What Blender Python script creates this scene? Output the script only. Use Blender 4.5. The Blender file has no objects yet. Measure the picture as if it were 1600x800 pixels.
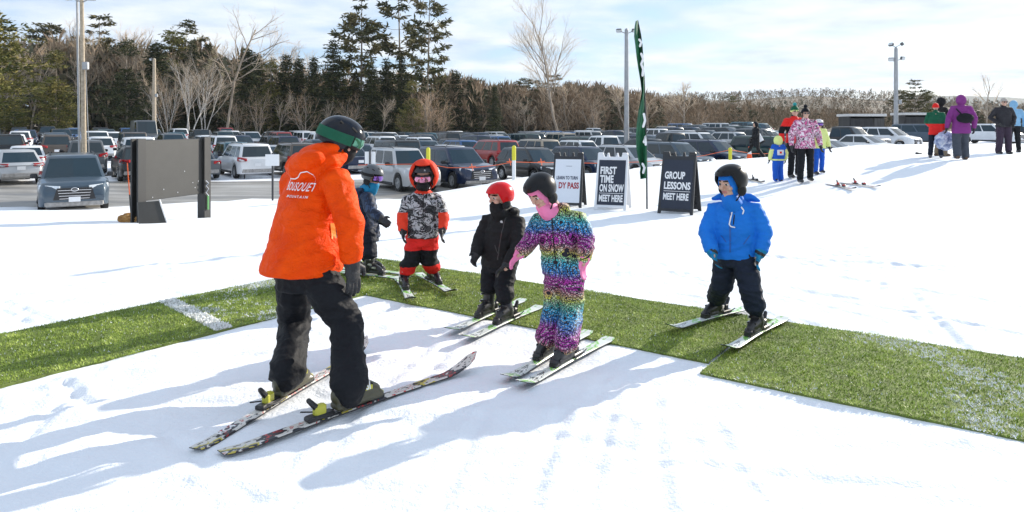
import bpy, bmesh, math, random
import numpy as np
from mathutils import Vector, Matrix, noise
from mathutils.bvhtree import BVHTree

R = math.radians
rnd = random.Random(7)
SC = bpy.context.scene
COL = SC.collection

# ------------------------------------------------------------------ camera, sky, sun, exposure
FPX, HY, CAMZ = 1100.0, 194.0, 1.6          # focal length and horizon row in photo pixels, eye height
cd = bpy.data.cameras.new("camera"); cam = bpy.data.objects.new("camera", cd); COL.objects.link(cam)
cam.location = (0, 0, CAMZ); cam.rotation_euler = (R(90), 0, 0)
cd.sensor_width = 36; cd.lens = 36 * FPX / 1600; cd.shift_y = -(400 - HY) / 1600
cd.clip_start = 0.1; cd.clip_end = 20000
SC.camera = cam
SUN_EL, SUN_AZ = R(21.2), R(40)             # the sun stands to the right, beyond the people
sun_dir = Vector((math.cos(SUN_AZ) * math.cos(SUN_EL), math.sin(SUN_AZ) * math.cos(SUN_EL), math.sin(SUN_EL)))
sd = bpy.data.lights.new("sun", 'SUN'); sd.energy = 4.4; sd.angle = R(0.5); sd.color = (1, .92, .80)
so = bpy.data.objects.new("sun", sd); COL.objects.link(so)
so.rotation_euler = sun_dir.to_track_quat('Z', 'Y').to_euler(); so.location = sun_dir * 50
SC.view_settings.view_transform = 'Standard'; SC.view_settings.look = 'None'
SC.view_settings.gamma = 1; SC.view_settings.use_curve_mapping = False
SC.view_settings.exposure = 0.66


def nd(nt, typ, ins=None, **props):
    n = nt.nodes.new(typ)
    for k, v in props.items(): setattr(n, k, v)
    for k, v in (ins or {}).items():
        if isinstance(v, bpy.types.NodeSocket): nt.links.new(v, n.inputs[k])
        elif hasattr(v, 'outputs'): nt.links.new(v.outputs[0], n.inputs[k])
        else: n.inputs[k].default_value = v
    return n


def ramp(nt, fac, stops, interp='LINEAR'):
    n = nt.nodes.new('ShaderNodeValToRGB'); nt.links.new(fac, n.inputs[0])
    e = n.color_ramp.elements; n.color_ramp.interpolation = interp
    while len(e) < len(stops): e.new(0.5)
    for i, (p, c) in enumerate(stops):
        e[i].position = p; e[i].color = (*c, 1) if len(c) == 3 else c
    return n.outputs[0]


def M(nt, op, a, b=None, c=None):
    ins = {0: a}
    if b is not None: ins[1] = b
    if c is not None: ins[2] = c
    return nd(nt, 'ShaderNodeMath', ins, operation=op).outputs[0]


def mixc(nt, f, a, b):
    n = nt.nodes.new('ShaderNodeMix'); n.data_type = 'RGBA'
    for i, v in ((0, f), (6, a), (7, b)):
        if isinstance(v, bpy.types.NodeSocket): nt.links.new(v, n.inputs[i])
        else: n.inputs[i].default_value = (*v, 1) if i and len(v) == 3 else v
    return n.outputs[2]


wd = bpy.data.worlds.new("World"); SC.world = wd; wd.use_nodes = True
nt = wd.node_tree; nt.nodes.clear()
sky = nd(nt, 'ShaderNodeTexSky', sky_type='NISHITA', sun_disc=False, sun_elevation=SUN_EL, sun_rotation=R(90) - SUN_AZ,
         altitude=300, air_density=1.0, dust_density=1.0, ozone_density=1.0)
tc = nd(nt, 'ShaderNodeTexCoord')
sep = nd(nt, 'ShaderNodeSeparateXYZ', {0: tc.outputs['Generated']})
den = M(nt, 'ADD', M(nt, 'MAXIMUM', sep.outputs[2], 0.0), 0.10)
pl = nd(nt, 'ShaderNodeCombineXYZ', {0: M(nt, 'DIVIDE', sep.outputs[0], den), 1: M(nt, 'DIVIDE', sep.outputs[1], den), 2: 0.0})
cl = nd(nt, 'ShaderNodeTexNoise', {'Vector': pl.outputs[0], 'Scale': 0.85, 'Detail': 7.0, 'Roughness': 0.56, 'Distortion': 0.25})
cmask = ramp(nt, cl.outputs[0], [(0.38, (0, 0, 0)), (0.50, (.70, .70, .70)), (0.60, (1, 1, 1))])
c2 = nd(nt, 'ShaderNodeTexNoise', {'Vector': pl.outputs[0], 'Scale': 1.7, 'Detail': 5.0, 'Roughness': 0.55})
ccol = ramp(nt, c2.outputs[0], [(0.34, (4.5, 5.2, 6.2)), (0.5, (5.7, 6.2, 6.9)), (0.62, (6.4, 6.7, 7.0))])
bl = nd(nt, 'ShaderNodeMixRGB', {0: 1.0, 1: sky.outputs[0], 2: (0.9, 0.95, 1.0, 1)}, blend_type='MULTIPLY')
skyc = nd(nt, 'ShaderNodeMixRGB', {0: 0.60, 1: bl.outputs[0], 2: (3.2, 4.8, 7.2, 1)})
mix = nd(nt, 'ShaderNodeMixRGB', {0: cmask, 1: skyc.outputs[0], 2: ccol})
bg = nd(nt, 'ShaderNodeBackground', {'Color': mix.outputs[0], 'Strength': 0.1})
wo = nd(nt, 'ShaderNodeOutputWorld', {0: bg.outputs[0]})

# ------------------------------------------------------------------ helpers
TMP = bpy.data.scenes.new('workbench')


def W(px, py, d):
    """the place that photo pixel (px, py) shows at distance d along the view axis"""
    return Vector(((px - 800) / FPX * d, d, CAMZ - (py - HY) / FPX * d))


def tag(o, label, cat, group=None):
    o['label'] = label; o['category'] = cat
    if group: o['group'] = group
    return o


def empty(name, loc, rz=0.0, label=None, cat=None, group=None):
    o = bpy.data.objects.new(name, None); COL.objects.link(o)
    o.location = loc; o.rotation_euler = (0, 0, rz); o.empty_display_size = .2
    if label: tag(o, label, cat, group)
    return o


def copy_tree(o, parent=None):
    c = o.copy(); COL.objects.link(c)
    if parent: c.parent = parent
    for ch in o.children: copy_tree(ch, c)
    return c


def frame(f, up=(0, 0, 1)):
    f = Vector(f).normalized(); r = f.cross(Vector(up)).normalized(); u = r.cross(f)
    return Matrix((r, f, u)).transposed()


def rotz(a): return Matrix.Rotation(a, 3, 'Z')


class MB:
    def __init__(s): s.v = []; s.f = []; s.m = []

    def add(s, vs, fs, m=0):
        o = len(s.v); s.v += [tuple(v) for v in vs]
        s.f += [tuple(i + o for i in f) for f in fs]; s.m += [m] * len(fs)

    def box(s, c, size, Rm=None, m=0, ch=0.0):
        c = Vector(c); x, y, z = [q / 2 for q in size]
        if ch <= 0:
            vs = [Vector((a * x, b * y, d * z)) for d in (-1, 1) for b in (-1, 1) for a in (-1, 1)]
            fs = [(0, 2, 3, 1), (4, 5, 7, 6), (0, 1, 5, 4), (2, 6, 7, 3), (0, 4, 6, 2), (1, 3, 7, 5)]
        else:
            def ring(ix, iy, z_):
                k = ch
                return [Vector(p) for p in ((ix - k, -iy, z_), (ix, -iy + k, z_), (ix, iy - k, z_), (ix - k, iy, z_),
                                            (-ix + k, iy, z_), (-ix, iy - k, z_), (-ix, -iy + k, z_), (-ix + k, -iy, z_))]
            rs = [ring(x - ch, y - ch, -z), ring(x, y, -z + ch), ring(x, y, z - ch), ring(x - ch, y - ch, z)]
            vs = sum(rs, []); fs = []
            for a in range(3):
                for i in range(8):
                    j = (i + 1) % 8; fs.append((a * 8 + i, a * 8 + j, a * 8 + 8 + j, a * 8 + 8 + i))
            fs.append(tuple(range(7, -1, -1))); fs.append(tuple(range(24, 32)))
        s.add([c + (Rm @ v if Rm else v) for v in vs], fs, m)

    def loft(s, rings, m=0, caps=True, closed=True):
        n = len(rings[0]); vs = sum([list(r) for r in rings], []); fs = []
        for a in range(len(rings) - 1):
            for i in range(n if closed else n - 1):
                j = (i + 1) % n; fs.append((a * n + i, a * n + j, (a + 1) * n + j, (a + 1) * n + i))
        if caps:
            fs.append(tuple(range(n - 1, -1, -1))); k = (len(rings) - 1) * n; fs.append(tuple(range(k, k + n)))
        s.add(vs, fs, m)

    def tube(s, pts, rad, seg=12, m=0, cap=2, squash=None):
        pts = [Vector(p) for p in pts]
        rad = [rad] * len(pts) if isinstance(rad, (int, float)) else list(rad)
        if cap:
            d0 = (pts[0] - pts[1]).normalized(); d1 = (pts[-1] - pts[-2]).normalized()
            A, ra, B, rb = [], [], [], []
            for k in range(cap):
                t = (k + 1) / (cap + .3) * math.pi / 2
                A.insert(0, pts[0] + d0 * rad[0] * math.sin(t)); ra.insert(0, rad[0] * math.cos(t))
                B.append(pts[-1] + d1 * rad[-1] * math.sin(t)); rb.append(rad[-1] * math.cos(t))
            pts = A + pts + B; rad = ra + rad + rb
        t = (pts[1] - pts[0]).normalized()
        u = t.orthogonal().normalized() if squash is None else (Vector(squash[0]) - t * t.dot(Vector(squash[0]))).normalized()
        rings = []
        for i, p in enumerate(pts):
            tt = (pts[min(i + 1, len(pts) - 1)] - pts[max(i - 1, 0)])
            if tt.length > 1e-9:
                tt.normalize(); q = t.rotation_difference(tt); u = q @ u; t = tt
            w = t.cross(u)
            k = 1 if squash is None else squash[1]
            rings.append([p + (u * math.cos(a) + w * math.sin(a) * k) * rad[i] for a in [2 * math.pi * j / seg for j in range(seg)]])
        s.loft(rings, m)

    def ell(s, c, r, Rm=None, m=0, nu=16, nv=10):
        c = Vector(c); r = (r, r, r) if isinstance(r, (int, float)) else r
        rings = []
        for i in range(nv + 1):
            t = max(.03, min(math.pi - .03, math.pi * i / nv))
            ring = []
            for j in range(nu):
                a = 2 * math.pi * j / nu
                v = Vector((r[0] * math.sin(t) * math.cos(a), r[1] * math.sin(t) * math.sin(a), -r[2] * math.cos(t)))
                ring.append(c + (Rm @ v if Rm else v))
            rings.append(ring)
        s.loft(rings, m)

    def prism(s, poly, o, ex, ey, depth, m=0):
        """2D outline poly in the plane (o, ex, ey), extruded by the vector depth"""
        o, ex, ey, dp = Vector(o), Vector(ex), Vector(ey), Vector(depth)
        a = [o + ex * x + ey * y for x, y in poly]; b = [p + dp for p in a]
        n = len(poly)
        fs = [tuple(range(n - 1, -1, -1)), tuple(range(n, 2 * n))] + [(i, (i + 1) % n, n + (i + 1) % n, n + i) for i in range(n)]
        s.add(a + b, fs, m)

    def lathe(s, prof, c, axis, seg=20, m=0):
        c, ax = Vector(c), Vector(axis).normalized(); u = ax.orthogonal().normalized(); w = ax.cross(u)
        rings = [[c + ax * h + (u * math.cos(a) + w * math.sin(a)) * max(r, 1e-4) for a in [2 * math.pi * j / seg for j in range(seg)]] for r, h in prof]
        s.loft(rings, m)

    def mesh(s, name='mesh', mats=(), smooth=True):
        me = bpy.data.meshes.new(name); me.from_pydata(s.v, [], s.f)
        for mt in mats: me.materials.append(mt)
        if len(mats) > 1: me.polygons.foreach_set('material_index', s.m)
        if smooth: me.polygons.foreach_set('use_smooth', [True] * len(me.polygons))
        bm = bmesh.new(); bm.from_mesh(me); bmesh.ops.recalc_face_normals(bm, faces=bm.faces); bm.to_mesh(me); bm.free()
        return me

    def build(s, name, mats, parent=None, loc=None, smooth=False, auto=None):
        mats = mats if isinstance(mats, (list, tuple)) else [mats]
        me = s.mesh(name, mats, smooth or auto is not None)
        if auto is not None: me.set_sharp_from_angle(angle=R(auto))
        return link(name, me, parent, loc)


def link(name, me, parent=None, loc=None):
    o = bpy.data.objects.new(name, me); COL.objects.link(o)
    if parent: o.parent = parent
    if loc: o.location = loc
    return o


def evald(o, mods=()):
    TMP.collection.objects.link(o)
    with bpy.context.temp_override(scene=TMP, view_layer=TMP.view_layers[0]):
        TMP.view_layers[0].update()
        dg = bpy.context.evaluated_depsgraph_get()
        me = bpy.data.meshes.new_from_object(o.evaluated_get(dg))
    dat = o.data
    bpy.data.objects.remove(o)
    if isinstance(dat, bpy.types.Mesh): bpy.data.meshes.remove(dat)
    else: bpy.data.curves.remove(dat)
    return me


def fuse(mb, voxel, smooth=4, mats=(), matfn=None, wr=0.0, wf=9.0, seed=0, name='cloth', off=None):
    """many overlapping solids grown together into one continuous smooth surface"""
    o = bpy.data.objects.new('t', mb.mesh('t', (), False))
    m = o.modifiers.new('r', 'REMESH'); m.mode = 'VOXEL'; m.voxel_size = voxel
    if smooth:
        q = o.modifiers.new('s', 'SMOOTH'); q.iterations = smooth; q.factor = .5
    me = evald(o); me.name = name
    n = len(me.vertices)
    co = np.empty(n * 3, np.float32); me.vertices.foreach_get('co', co); co = co.reshape(-1, 3)
    if wr:
        nr = np.empty(n * 3, np.float32); me.vertices.foreach_get('normal', nr); nr = nr.reshape(-1, 3)
        d = np.empty(n, np.float32)
        for i in range(n):
            x, y, z = co[i]
            w = noise.noise(Vector((x * 4, y * 4, z * 3 + seed))) * .05
            a = noise.noise(Vector((x * wf * .55 + seed, y * wf * .55, (z + w) * wf * 1.9)))
            b = noise.noise(Vector(((x + y) * wf * 1.3, (x - y) * wf * 1.3 - seed, (z - w) * wf * 3.2)))
            d[i] = 1.15 - 3.4 * min(.45, abs(a)) + .7 * (.5 - 2.2 * min(.4, abs(b)))
        co = co + nr * (d[:, None] * wr)
        me.vertices.foreach_set('co', co.ravel())
    if off is not None:
        co = co - np.array(off, np.float32); me.vertices.foreach_set('co', co.ravel())
    me.materials.clear()
    for mt in mats: me.materials.append(mt)
    me.polygons.foreach_set('use_smooth', [True] * len(me.polygons))
    if matfn:
        base = Vector(off) if off is not None else Vector()
        me.polygons.foreach_set('material_index', [matfn(p.center + base) for p in me.polygons])
    me.update()
    return me


_textcache = {}


def text_geo(txt, size=1.0, sx=.62, bold=.02, sub=0, shear=0.0, ls=1.0):
    cu = bpy.data.curves.new('t', 'FONT'); cu.body = txt; cu.size = size; cu.offset = bold * size
    cu.resolution_u = 3; cu.shear = shear; cu.space_character = ls; cu.space_line = 1.0
    me = evald(bpy.data.objects.new('t', cu))
    bm = bmesh.new(); bm.from_mesh(me); bmesh.ops.triangulate(bm, faces=bm.faces)
    for _ in range(sub): bmesh.ops.subdivide_edges(bm, edges=bm.edges, cuts=1, use_grid_fill=True); bmesh.ops.triangulate(bm, faces=bm.faces)
    bmesh.ops.delete(bm, geom=[v for v in bm.verts if not (-.4 * size < v.co.y < 1.15 * size)], context='VERTS')
    bm.verts.ensure_lookup_table(); bm.verts.index_update()
    vs = [(v.co.x * sx, v.co.y) for v in bm.verts]; fs = [tuple(v.index for v in f.verts) for f in bm.faces]
    bm.free(); bpy.data.meshes.remove(me)
    return vs, fs


def put_text(mb, txt, o, ex, ey, size, sx=.62, bold=.02, m=0, align='L', shear=0.0, width=None):
    vs, fs = text_geo(txt, size, sx, bold, shear=shear)
    x0 = min(v[0] for v in vs); x1 = max(v[0] for v in vs); k = 1.0
    if width: k = width / (x1 - x0)
    dx = -x0 if align == 'L' else (-(x0 + x1) / 2 if align == 'C' else -x1)
    o, ex, ey = Vector(o), Vector(ex), Vector(ey)
    mb.add([o + ex * ((x + dx) * k) + ey * y for x, y in vs], fs, m)


def drape(name, vs, fs, o, ex, ey, into, target, mat, parent, lift=.004, off=None):
    """marks printed on cloth: each point is laid on the target surface along the direction into"""
    bvh = BVHTree.FromPolygons([v.co for v in target.vertices], [p.vertices for p in target.polygons])
    o, ex, ey, into = Vector(o), Vector(ex), Vector(ey), Vector(into).normalized()
    if off is not None: o = o - Vector(off)
    out = []
    for x, y in vs:
        p = o + ex * x + ey * y - into * .4
        h = bvh.ray_cast(p, into, 1.0)
        out.append((h[0] if h[0] is not None else p + into * .4) - into * lift)
    mb = MB(); mb.add(out, fs)
    return mb.build(name, mat, parent)


# ------------------------------------------------------------------ materials
_mats = {}


def pmat(name, col, rough=.6, metal=0.0, spec=.5, var=0.0, vscale=6.0, bump=0.0, bscale=40.0, coat=0.0, sheen=0.0):
    if name in _mats: return _mats[name]
    m = bpy.data.materials.new(name); m.use_nodes = True; nt = m.node_tree
    b = nt.nodes['Principled BSDF']
    b.inputs['Base Color'].default_value = (*col, 1); b.inputs['Roughness'].default_value = rough
    b.inputs['Metallic'].default_value = metal; b.inputs['Specular IOR Level'].default_value = spec
    b.inputs['Coat Weight'].default_value = coat; b.inputs['Coat Roughness'].default_value = .06
    b.inputs['Sheen Weight'].default_value = sheen
    tc = nd(nt, 'ShaderNodeTexCoord')
    if var:
        n = nd(nt, 'ShaderNodeTexNoise', {'Vector': tc.outputs['Object'], 'Scale': vscale, 'Detail': 5.0, 'Roughness': .6})
        lo = tuple(max(0, c * (1 - var)) for c in col); hi = tuple(min(1, c * (1 + var)) for c in col)
        nt.links.new(ramp(nt, n.outputs[0], [(.32, lo), (.68, hi)]), b.inputs['Base Color'])
    if bump:
        n = nd(nt, 'ShaderNodeTexNoise', {'Vector': tc.outputs['Object'], 'Scale': bscale, 'Detail': 4.0, 'Roughness': .6})
        bp = nd(nt, 'ShaderNodeBump', {'Strength': bump, 'Height': n.outputs[0], 'Distance': .02})
        nt.links.new(bp.outputs[0], b.inputs['Normal'])
    _mats[name] = m
    return m


def nodemat(name, fn, rough=.6, metal=0.0, spec=.5):
    """fn(nt, object coordinates) returns colour socket, or (colour, bump height, strength, distance)"""
    m = bpy.data.materials.new(name); m.use_nodes = True; nt = m.node_tree; b = nt.nodes['Principled BSDF']
    b.inputs['Roughness'].default_value = rough; b.inputs['Metallic'].default_value = metal; b.inputs['Specular IOR Level'].default_value = spec
    r = fn(nt, nd(nt, 'ShaderNodeTexCoord').outputs['Object'])
    if isinstance(r, tuple):
        bp = nd(nt, 'ShaderNodeBump', {'Strength': r[2], 'Height': r[1], 'Distance': r[3]}); nt.links.new(bp.outputs[0], b.inputs['Normal']); r = r[0]
    nt.links.new(r, b.inputs['Base Color'])
    _mats[name] = m
    return m


def tex(nt, v, scale, detail=4.0, rough=.55, kind='Noise', dist=0.0):
    return nd(nt, 'ShaderNodeTexNoise', {'Vector': v, 'Scale': scale, 'Detail': detail, 'Roughness': rough, 'Distortion': dist}).outputs[0]


def scaled(nt, v, s):
    return nd(nt, 'ShaderNodeVectorMath', {0: v, 1: s}, operation='MULTIPLY').outputs[0]


# ------------------------------------------------------------------ terrain
def ss(a, b, x):
    t = np.clip((np.asarray(x, float) - a) / (b - a), 0, 1); return t * t * (3 - 2 * t)


def zlot(X, Y):
    X = np.asarray(X, float); Y = np.asarray(Y, float)
    return -1.2 + np.minimum(.0195 * np.maximum(0, -X - 14), 1.1) + .045 * np.clip(X - 10, 0, 20) + .010 * np.clip(Y - 45, 0, 60) * ss(0, 25, X) + np.clip((Y - 170) * .01, 0, 1.5)


_ex = np.array([-60, -30, -14, -9.8, -3, 5, 11, 18, 40, 60.]); _ey = np.array([22, 22.5, 23.4, 26.3, 27, 29.5, 32.6, 33.5, 37, 40.])


def zsnow(X, Y):
    X = np.asarray(X, float); Y = np.asarray(Y, float)
    left = ss(2, -7, X)
    z = .66 * ss(2.5, 12, X) * ss(9, 18, Y) * (1 - ss(23, 32, Y) * (1 - ss(11, 17, X)))
    z = z - .085 * np.maximum(0, Y - 9.5) * left - .42 * ss(15, 27, Y) * ss(10, 2, X) * (1 - left)
    e = np.interp(X, _ex, _ey)
    return np.where(Y < e, np.maximum(z, zlot(X, Y) + .03), z) - 1.6 * ss(0, 1.6, Y - e)


def zground(X, Y): return float(np.maximum(zsnow(X, Y), zlot(X, Y)))


def hit(px, py):
    """where the sight line through a photo pixel meets the ground"""
    lo = 2.0
    for k in range(1, 4000):
        d = lo * 1.003 ** k
        if CAMZ - (py - HY) / FPX * d < zground((px - 800) / FPX * d, d): break
    return Vector(((px - 800) / FPX * d, d, zground((px - 800) / FPX * d, d)))


def at(px, d):
    x = (px - 800) / FPX * d
    return Vector((x, d, zground(x, d)))


def grid_mesh(name, xs, ys, zf, mat, smooth=True):
    X, Y = np.meshgrid(xs, ys); Z = zf(X, Y); nx, ny = len(xs), len(ys)
    co = np.stack([X, Y, Z], -1).reshape(-1, 3)
    i = np.arange(nx * ny).reshape(ny, nx)
    f = np.stack([i[:-1, :-1], i[:-1, 1:], i[1:, 1:], i[1:, :-1]], -1).reshape(-1, 4)
    me = bpy.data.meshes.new(name); me.from_pydata(co.tolist(), [], f.tolist())
    me.polygons.foreach_set('use_smooth', [smooth] * len(me.polygons)); me.materials.append(mat)
    o = link(name, me); o['kind'] = 'structure'
    return o


def grow(a, step, end, g):
    out = [a]
    while out[-1] < end: step *= g; out.append(out[-1] + step)
    return out[1:]


def snow_fn(nt, v):
    a = tex(nt, v, 1.3, 5.0, .6); b = tex(nt, v, 38.0, 4.0, .65); c = tex(nt, scaled(nt, v, (5, 2.2, 5)), 1.0, 5.0, .6)
    h = M(nt, 'ADD', M(nt, 'MULTIPLY', b, .55), M(nt, 'MULTIPLY', c, .9))
    col = ramp(nt, a, [(.3, (.80, .835, .88)), (.7, (.87, .89, .92))])
    return col, h, .42, .04


m_snow = nodemat('packed_snow', snow_fn, rough=.7, spec=.08)


def lot_fn(nt, v):
    a = tex(nt, v, .22, 6.0, .65); b = tex(nt, v, 7.0, 4.0, .6)
    s = ramp(nt, a, [(.28, (.17, .165, .16)), (.37, (.42, .42, .43)), (.43, (.82, .84, .88))])
    return s, b, .3, .05


m_lot = nodemat('snowy_asphalt', lot_fn, rough=.6)


def road_fn(nt, v):
    a = tex(nt, scaled(nt, v, (.25, 1, 1)), .9, 6.0, .6); b = tex(nt, v, 60.0, 3.0, .6)
    s = ramp(nt, a, [(.32, (.13, .13, .13)), (.5, (.25, .235, .21)), (.66, (.40, .39, .37))])
    return s, b, .25, .01


m_road = nodemat('wet_asphalt', road_fn, rough=.45)

# ski tracks and scuffs pressed into the snow: (photo pixel from, photo pixel to, width, depth)
_tr = []
for p0, p1, w, dp in [((945, 590), (905, 800), .035, .009), ((965, 600), (935, 800), .03, .010), ((880, 640), (842, 800), .03, .008), ((760, 640), (700, 800), .03, .008),
                      ((1020, 600), (1060, 800), .03, .008), ((1100, 640), (1210, 800), .03, .007), ((600, 600), (690, 505), .03, .008), ((640, 610), (720, 510), .03, .008),
                      ((560, 640), (470, 800), .03, .007), ((1420, 455), (1520, 545), .04, .014), ((1300, 430), (1600, 478), .05, .010), ((1230, 450), (1600, 520), .05, .010),
                      ((1180, 400), (1600, 425), .06, .012), ((100, 595), (145, 635), .04, .018), ((690, 640), (1000, 700), .03, .006), ((1000, 720), (1500, 760), .03, .006),
                      ((250, 680), (420, 780), .03, .007), ((1160, 350), (1600, 372), .07, .012), ((0, 470), (400, 400), .05, .008), ((30, 440), (420, 372), .06, .008)]:
    a = Vector(((p0[0] - 800) / (p0[1] - HY) * CAMZ, FPX * CAMZ / (p0[1] - HY))); b = Vector(((p1[0] - 800) / (p1[1] - HY) * CAMZ, FPX * CAMZ / (p1[1] - HY)))
    _tr.append((a, b, w, dp))
_rt = random.Random(12)
for _ in range(70):
    x, y = _rt.uniform(-5, 6), _rt.uniform(2.6, 12); a_ = _rt.choice([.9, 2.3, 1.4, 2.0]) + _rt.uniform(-.25, .25); L = _rt.uniform(.7, 3.5)
    p = Vector((x, y)); q = p + Vector((math.cos(a_), math.sin(a_))) * L; n_ = Vector((-math.sin(a_), math.cos(a_))) * .11; wdt = _rt.uniform(.022, .04); dpt = _rt.uniform(.003, .008)
    _tr.append((p, q, wdt, dpt))
    if _rt.random() < .6: _tr.append((p + n_, q + n_, wdt, dpt * .8))
T_U, T_N = Vector((.6, .8)), Vector((.8, -.6))              # the left mat runs along T_U
S_U, S_N = Vector((.819, -.574)), Vector((.574, .819))      # the right mat runs along S_U


def in_turf(X, Y, pad=0.0):
    nl = .8 * X - .6 * Y; ul = .6 * X + .8 * Y
    nr = .574 * X + .819 * Y; ur = .819 * X - .574 * Y
    a = (nl > -6.30 - pad) & (nl < -5.04 + pad) & (ul > -2 - pad) & (ul < 5.7)
    b = (nr > 4.6 - pad) & (nr < 5.9 + pad) & (ur > -6.4) & (ur < -1.6)
    c = (nr > 4.38 - pad) & (nr < 5.9 + pad) & (ur > -1.66 - pad) & (ur < 8)
    return a | b | c


def snow_z(X, Y):
    Z = zsnow(X, Y); sh = Z.shape
    near = ((Y > 1.5) & (Y < 45) & (np.abs(X) < 40)).ravel()
    x, y = X.ravel(), Y.ravel(); h = np.zeros(x.size)
    for i in np.nonzero(near)[0]:
        a, b = x[i], y[i]
        h[i] = .022 * noise.noise(Vector((a * .9, b * .9, 0))) + .018 * noise.noise(Vector((a * 2.3, b * 3.6, 3))) + .018 * max(0, noise.noise(Vector((a * 1.1 + b * .5, b * 5.2, 13))) - .15)
        if b < 9:
            n3 = noise.noise(Vector((a * 9, b * 11, 5)))
            h[i] += .008 * n3 + .016 * max(0, noise.noise(Vector((a * 5 + 9, b * 4, 8))) - .42)
    for a, b, w, dp in _tr:
        w = max(w, .036); d = b - a; L = d.length; d = d / L
        t = (x - a.x) * d.x + (y - a.y) * d.y; s = (x - a.x) * -d.y + (y - a.y) * d.x + .05 * np.sin(t * 1.1)
        g = np.exp(-(s / w) ** 2) * ((t > 0) & (t < L))
        h -= 1.3 * dp * g - 1.3 * dp * .5 * np.exp(-((np.abs(s) - 2 * w) / w) ** 2) * ((t > 0) & (t < L))
    fl = 1 - .75 * in_turf(x, y, .05) 
    return Z + (h * fl).reshape(sh)


xs = [0.0] + [.03 * k for k in range(1, 155)]; xs += grow(xs[-1], .03, 62, 1.12)
xs = [-q for q in xs[:0:-1]] + xs
ys = [-10, -7, -4, -2, -.5, .5, 1.2, 1.8] + [2.2 + .028 * k for k in range(235)]; ys += grow(ys[-1], .03, 46, 1.045)
grid_mesh('snow_ground', np.array(xs), np.array(ys), snow_z, m_snow)
grid_mesh('parking_lot', np.linspace(-170, 210, 96), np.linspace(14, 250, 60), zlot, m_lot)
# the road along the near edge of the lot
X = np.linspace(-60, 0, 40)
lo = np.interp(X, _ex, _ey) - 1.0; hi = 32.2 + (X + 24) * .2
co = [(x, a + (b - a) * t, float(zlot(x, a)) + .012) for t in (0, .33, .66, 1) for x, a, b in zip(X, lo, hi)]
me = bpy.data.meshes.new('road'); me.from_pydata(co, [], [(r * 40 + i, r * 40 + i + 1, r * 40 + 41 + i, r * 40 + 40 + i) for r in range(3) for i in range(39)])
me.materials.append(m_road); o = link('road', me); o['kind'] = 'structure'


def litter_fn(nt, v):
    a = tex(nt, v, .5, 6.0, .65)
    return ramp(nt, a, [(.35, (.05, .04, .025)), (.52, (.12, .085, .05)), (.62, (.2, .16, .11)), (.72, (.6, .6, .6))])


m_litter = nodemat('leaf_litter', litter_fn, rough=.9)
fx = np.linspace(-260, 300, 60); near_edge = np.interp(fx, [-260, -80, -40, 0, 30, 60, 90, 300], [70, 92, 104, 122, 128, 108, 92, 80])
co = []; n = len(fx)
for t in np.linspace(0, 1, 20):
    for x, e in zip(fx, near_edge):
        y = e + (420 - e) * t; co.append((x, y, float(zlot(x, y)) + .05 + .35 * t))
me = bpy.data.meshes.new('forest_floor'); me.from_pydata(co, [], [(r * n + i, r * n + i + 1, r * n + n + 1 + i, r * n + n + i) for r in range(19) for i in range(n - 1)])
me.materials.append(m_litter); o = link('forest_floor', me); o['kind'] = 'structure'
mb = MB(); mb.add([(-3600, -300, -2.2), (3600, -300, -2.2), (3600, 3600, -2.2), (-3600, 3600, -2.2)], [(0, 1, 2, 3)])
o = mb.build('distant_ground', m_litter); o['kind'] = 'structure'
# ------------------------------------------------------------------ hills and trees
def attr_mat(name, stops, rough=.8, trans=0.0):
    def fn(nt, v):
        a = nd(nt, 'ShaderNodeAttribute', attribute_name='tint')
        return ramp(nt, a.outputs['Fac'], stops)
    m = nodemat(name, fn, rough=rough, spec=.25)
    return m


m_bark = nodemat('bark', lambda nt, v: (ramp(nt, tex(nt, scaled(nt, v, (6, 6, 1.2)), 1.5, 5.0), [(.3, (.17, .135, .10)), (.7, (.40, .33, .26))]), tex(nt, scaled(nt, v, (8, 8, 1.5)), 2.0), .5, .05), rough=.9)
m_pale_bark = nodemat('pale_bark', lambda nt, v: ramp(nt, tex(nt, scaled(nt, v, (2, 2, 6)), 1.5, 5.0), [(.3, (.30, .26, .22)), (.6, (.62, .58, .52))]), rough=.85)
m_twig = pmat('bare_twigs', (.60, .48, .35), .9, var=.35, vscale=.4)
m_twig_red = pmat('brown_twigs', (.58, .40, .25), .9, var=.35, vscale=.4)
m_pine = attr_mat('pine_needles', [(0, (.045, .06, .016)), (.5, (.15, .145, .034)), (1, (.30, .25, .075))])
m_hem = attr_mat('hemlock_needles', [(0, (.018, .026, .011)), (.5, (.045, .054, .019)), (1, (.11, .11, .04))])
m_wpine = attr_mat('white_pine_needles', [(0, (.045, .055, .022)), (.5, (.11, .105, .04)), (1, (.22, .18, .085))])


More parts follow.
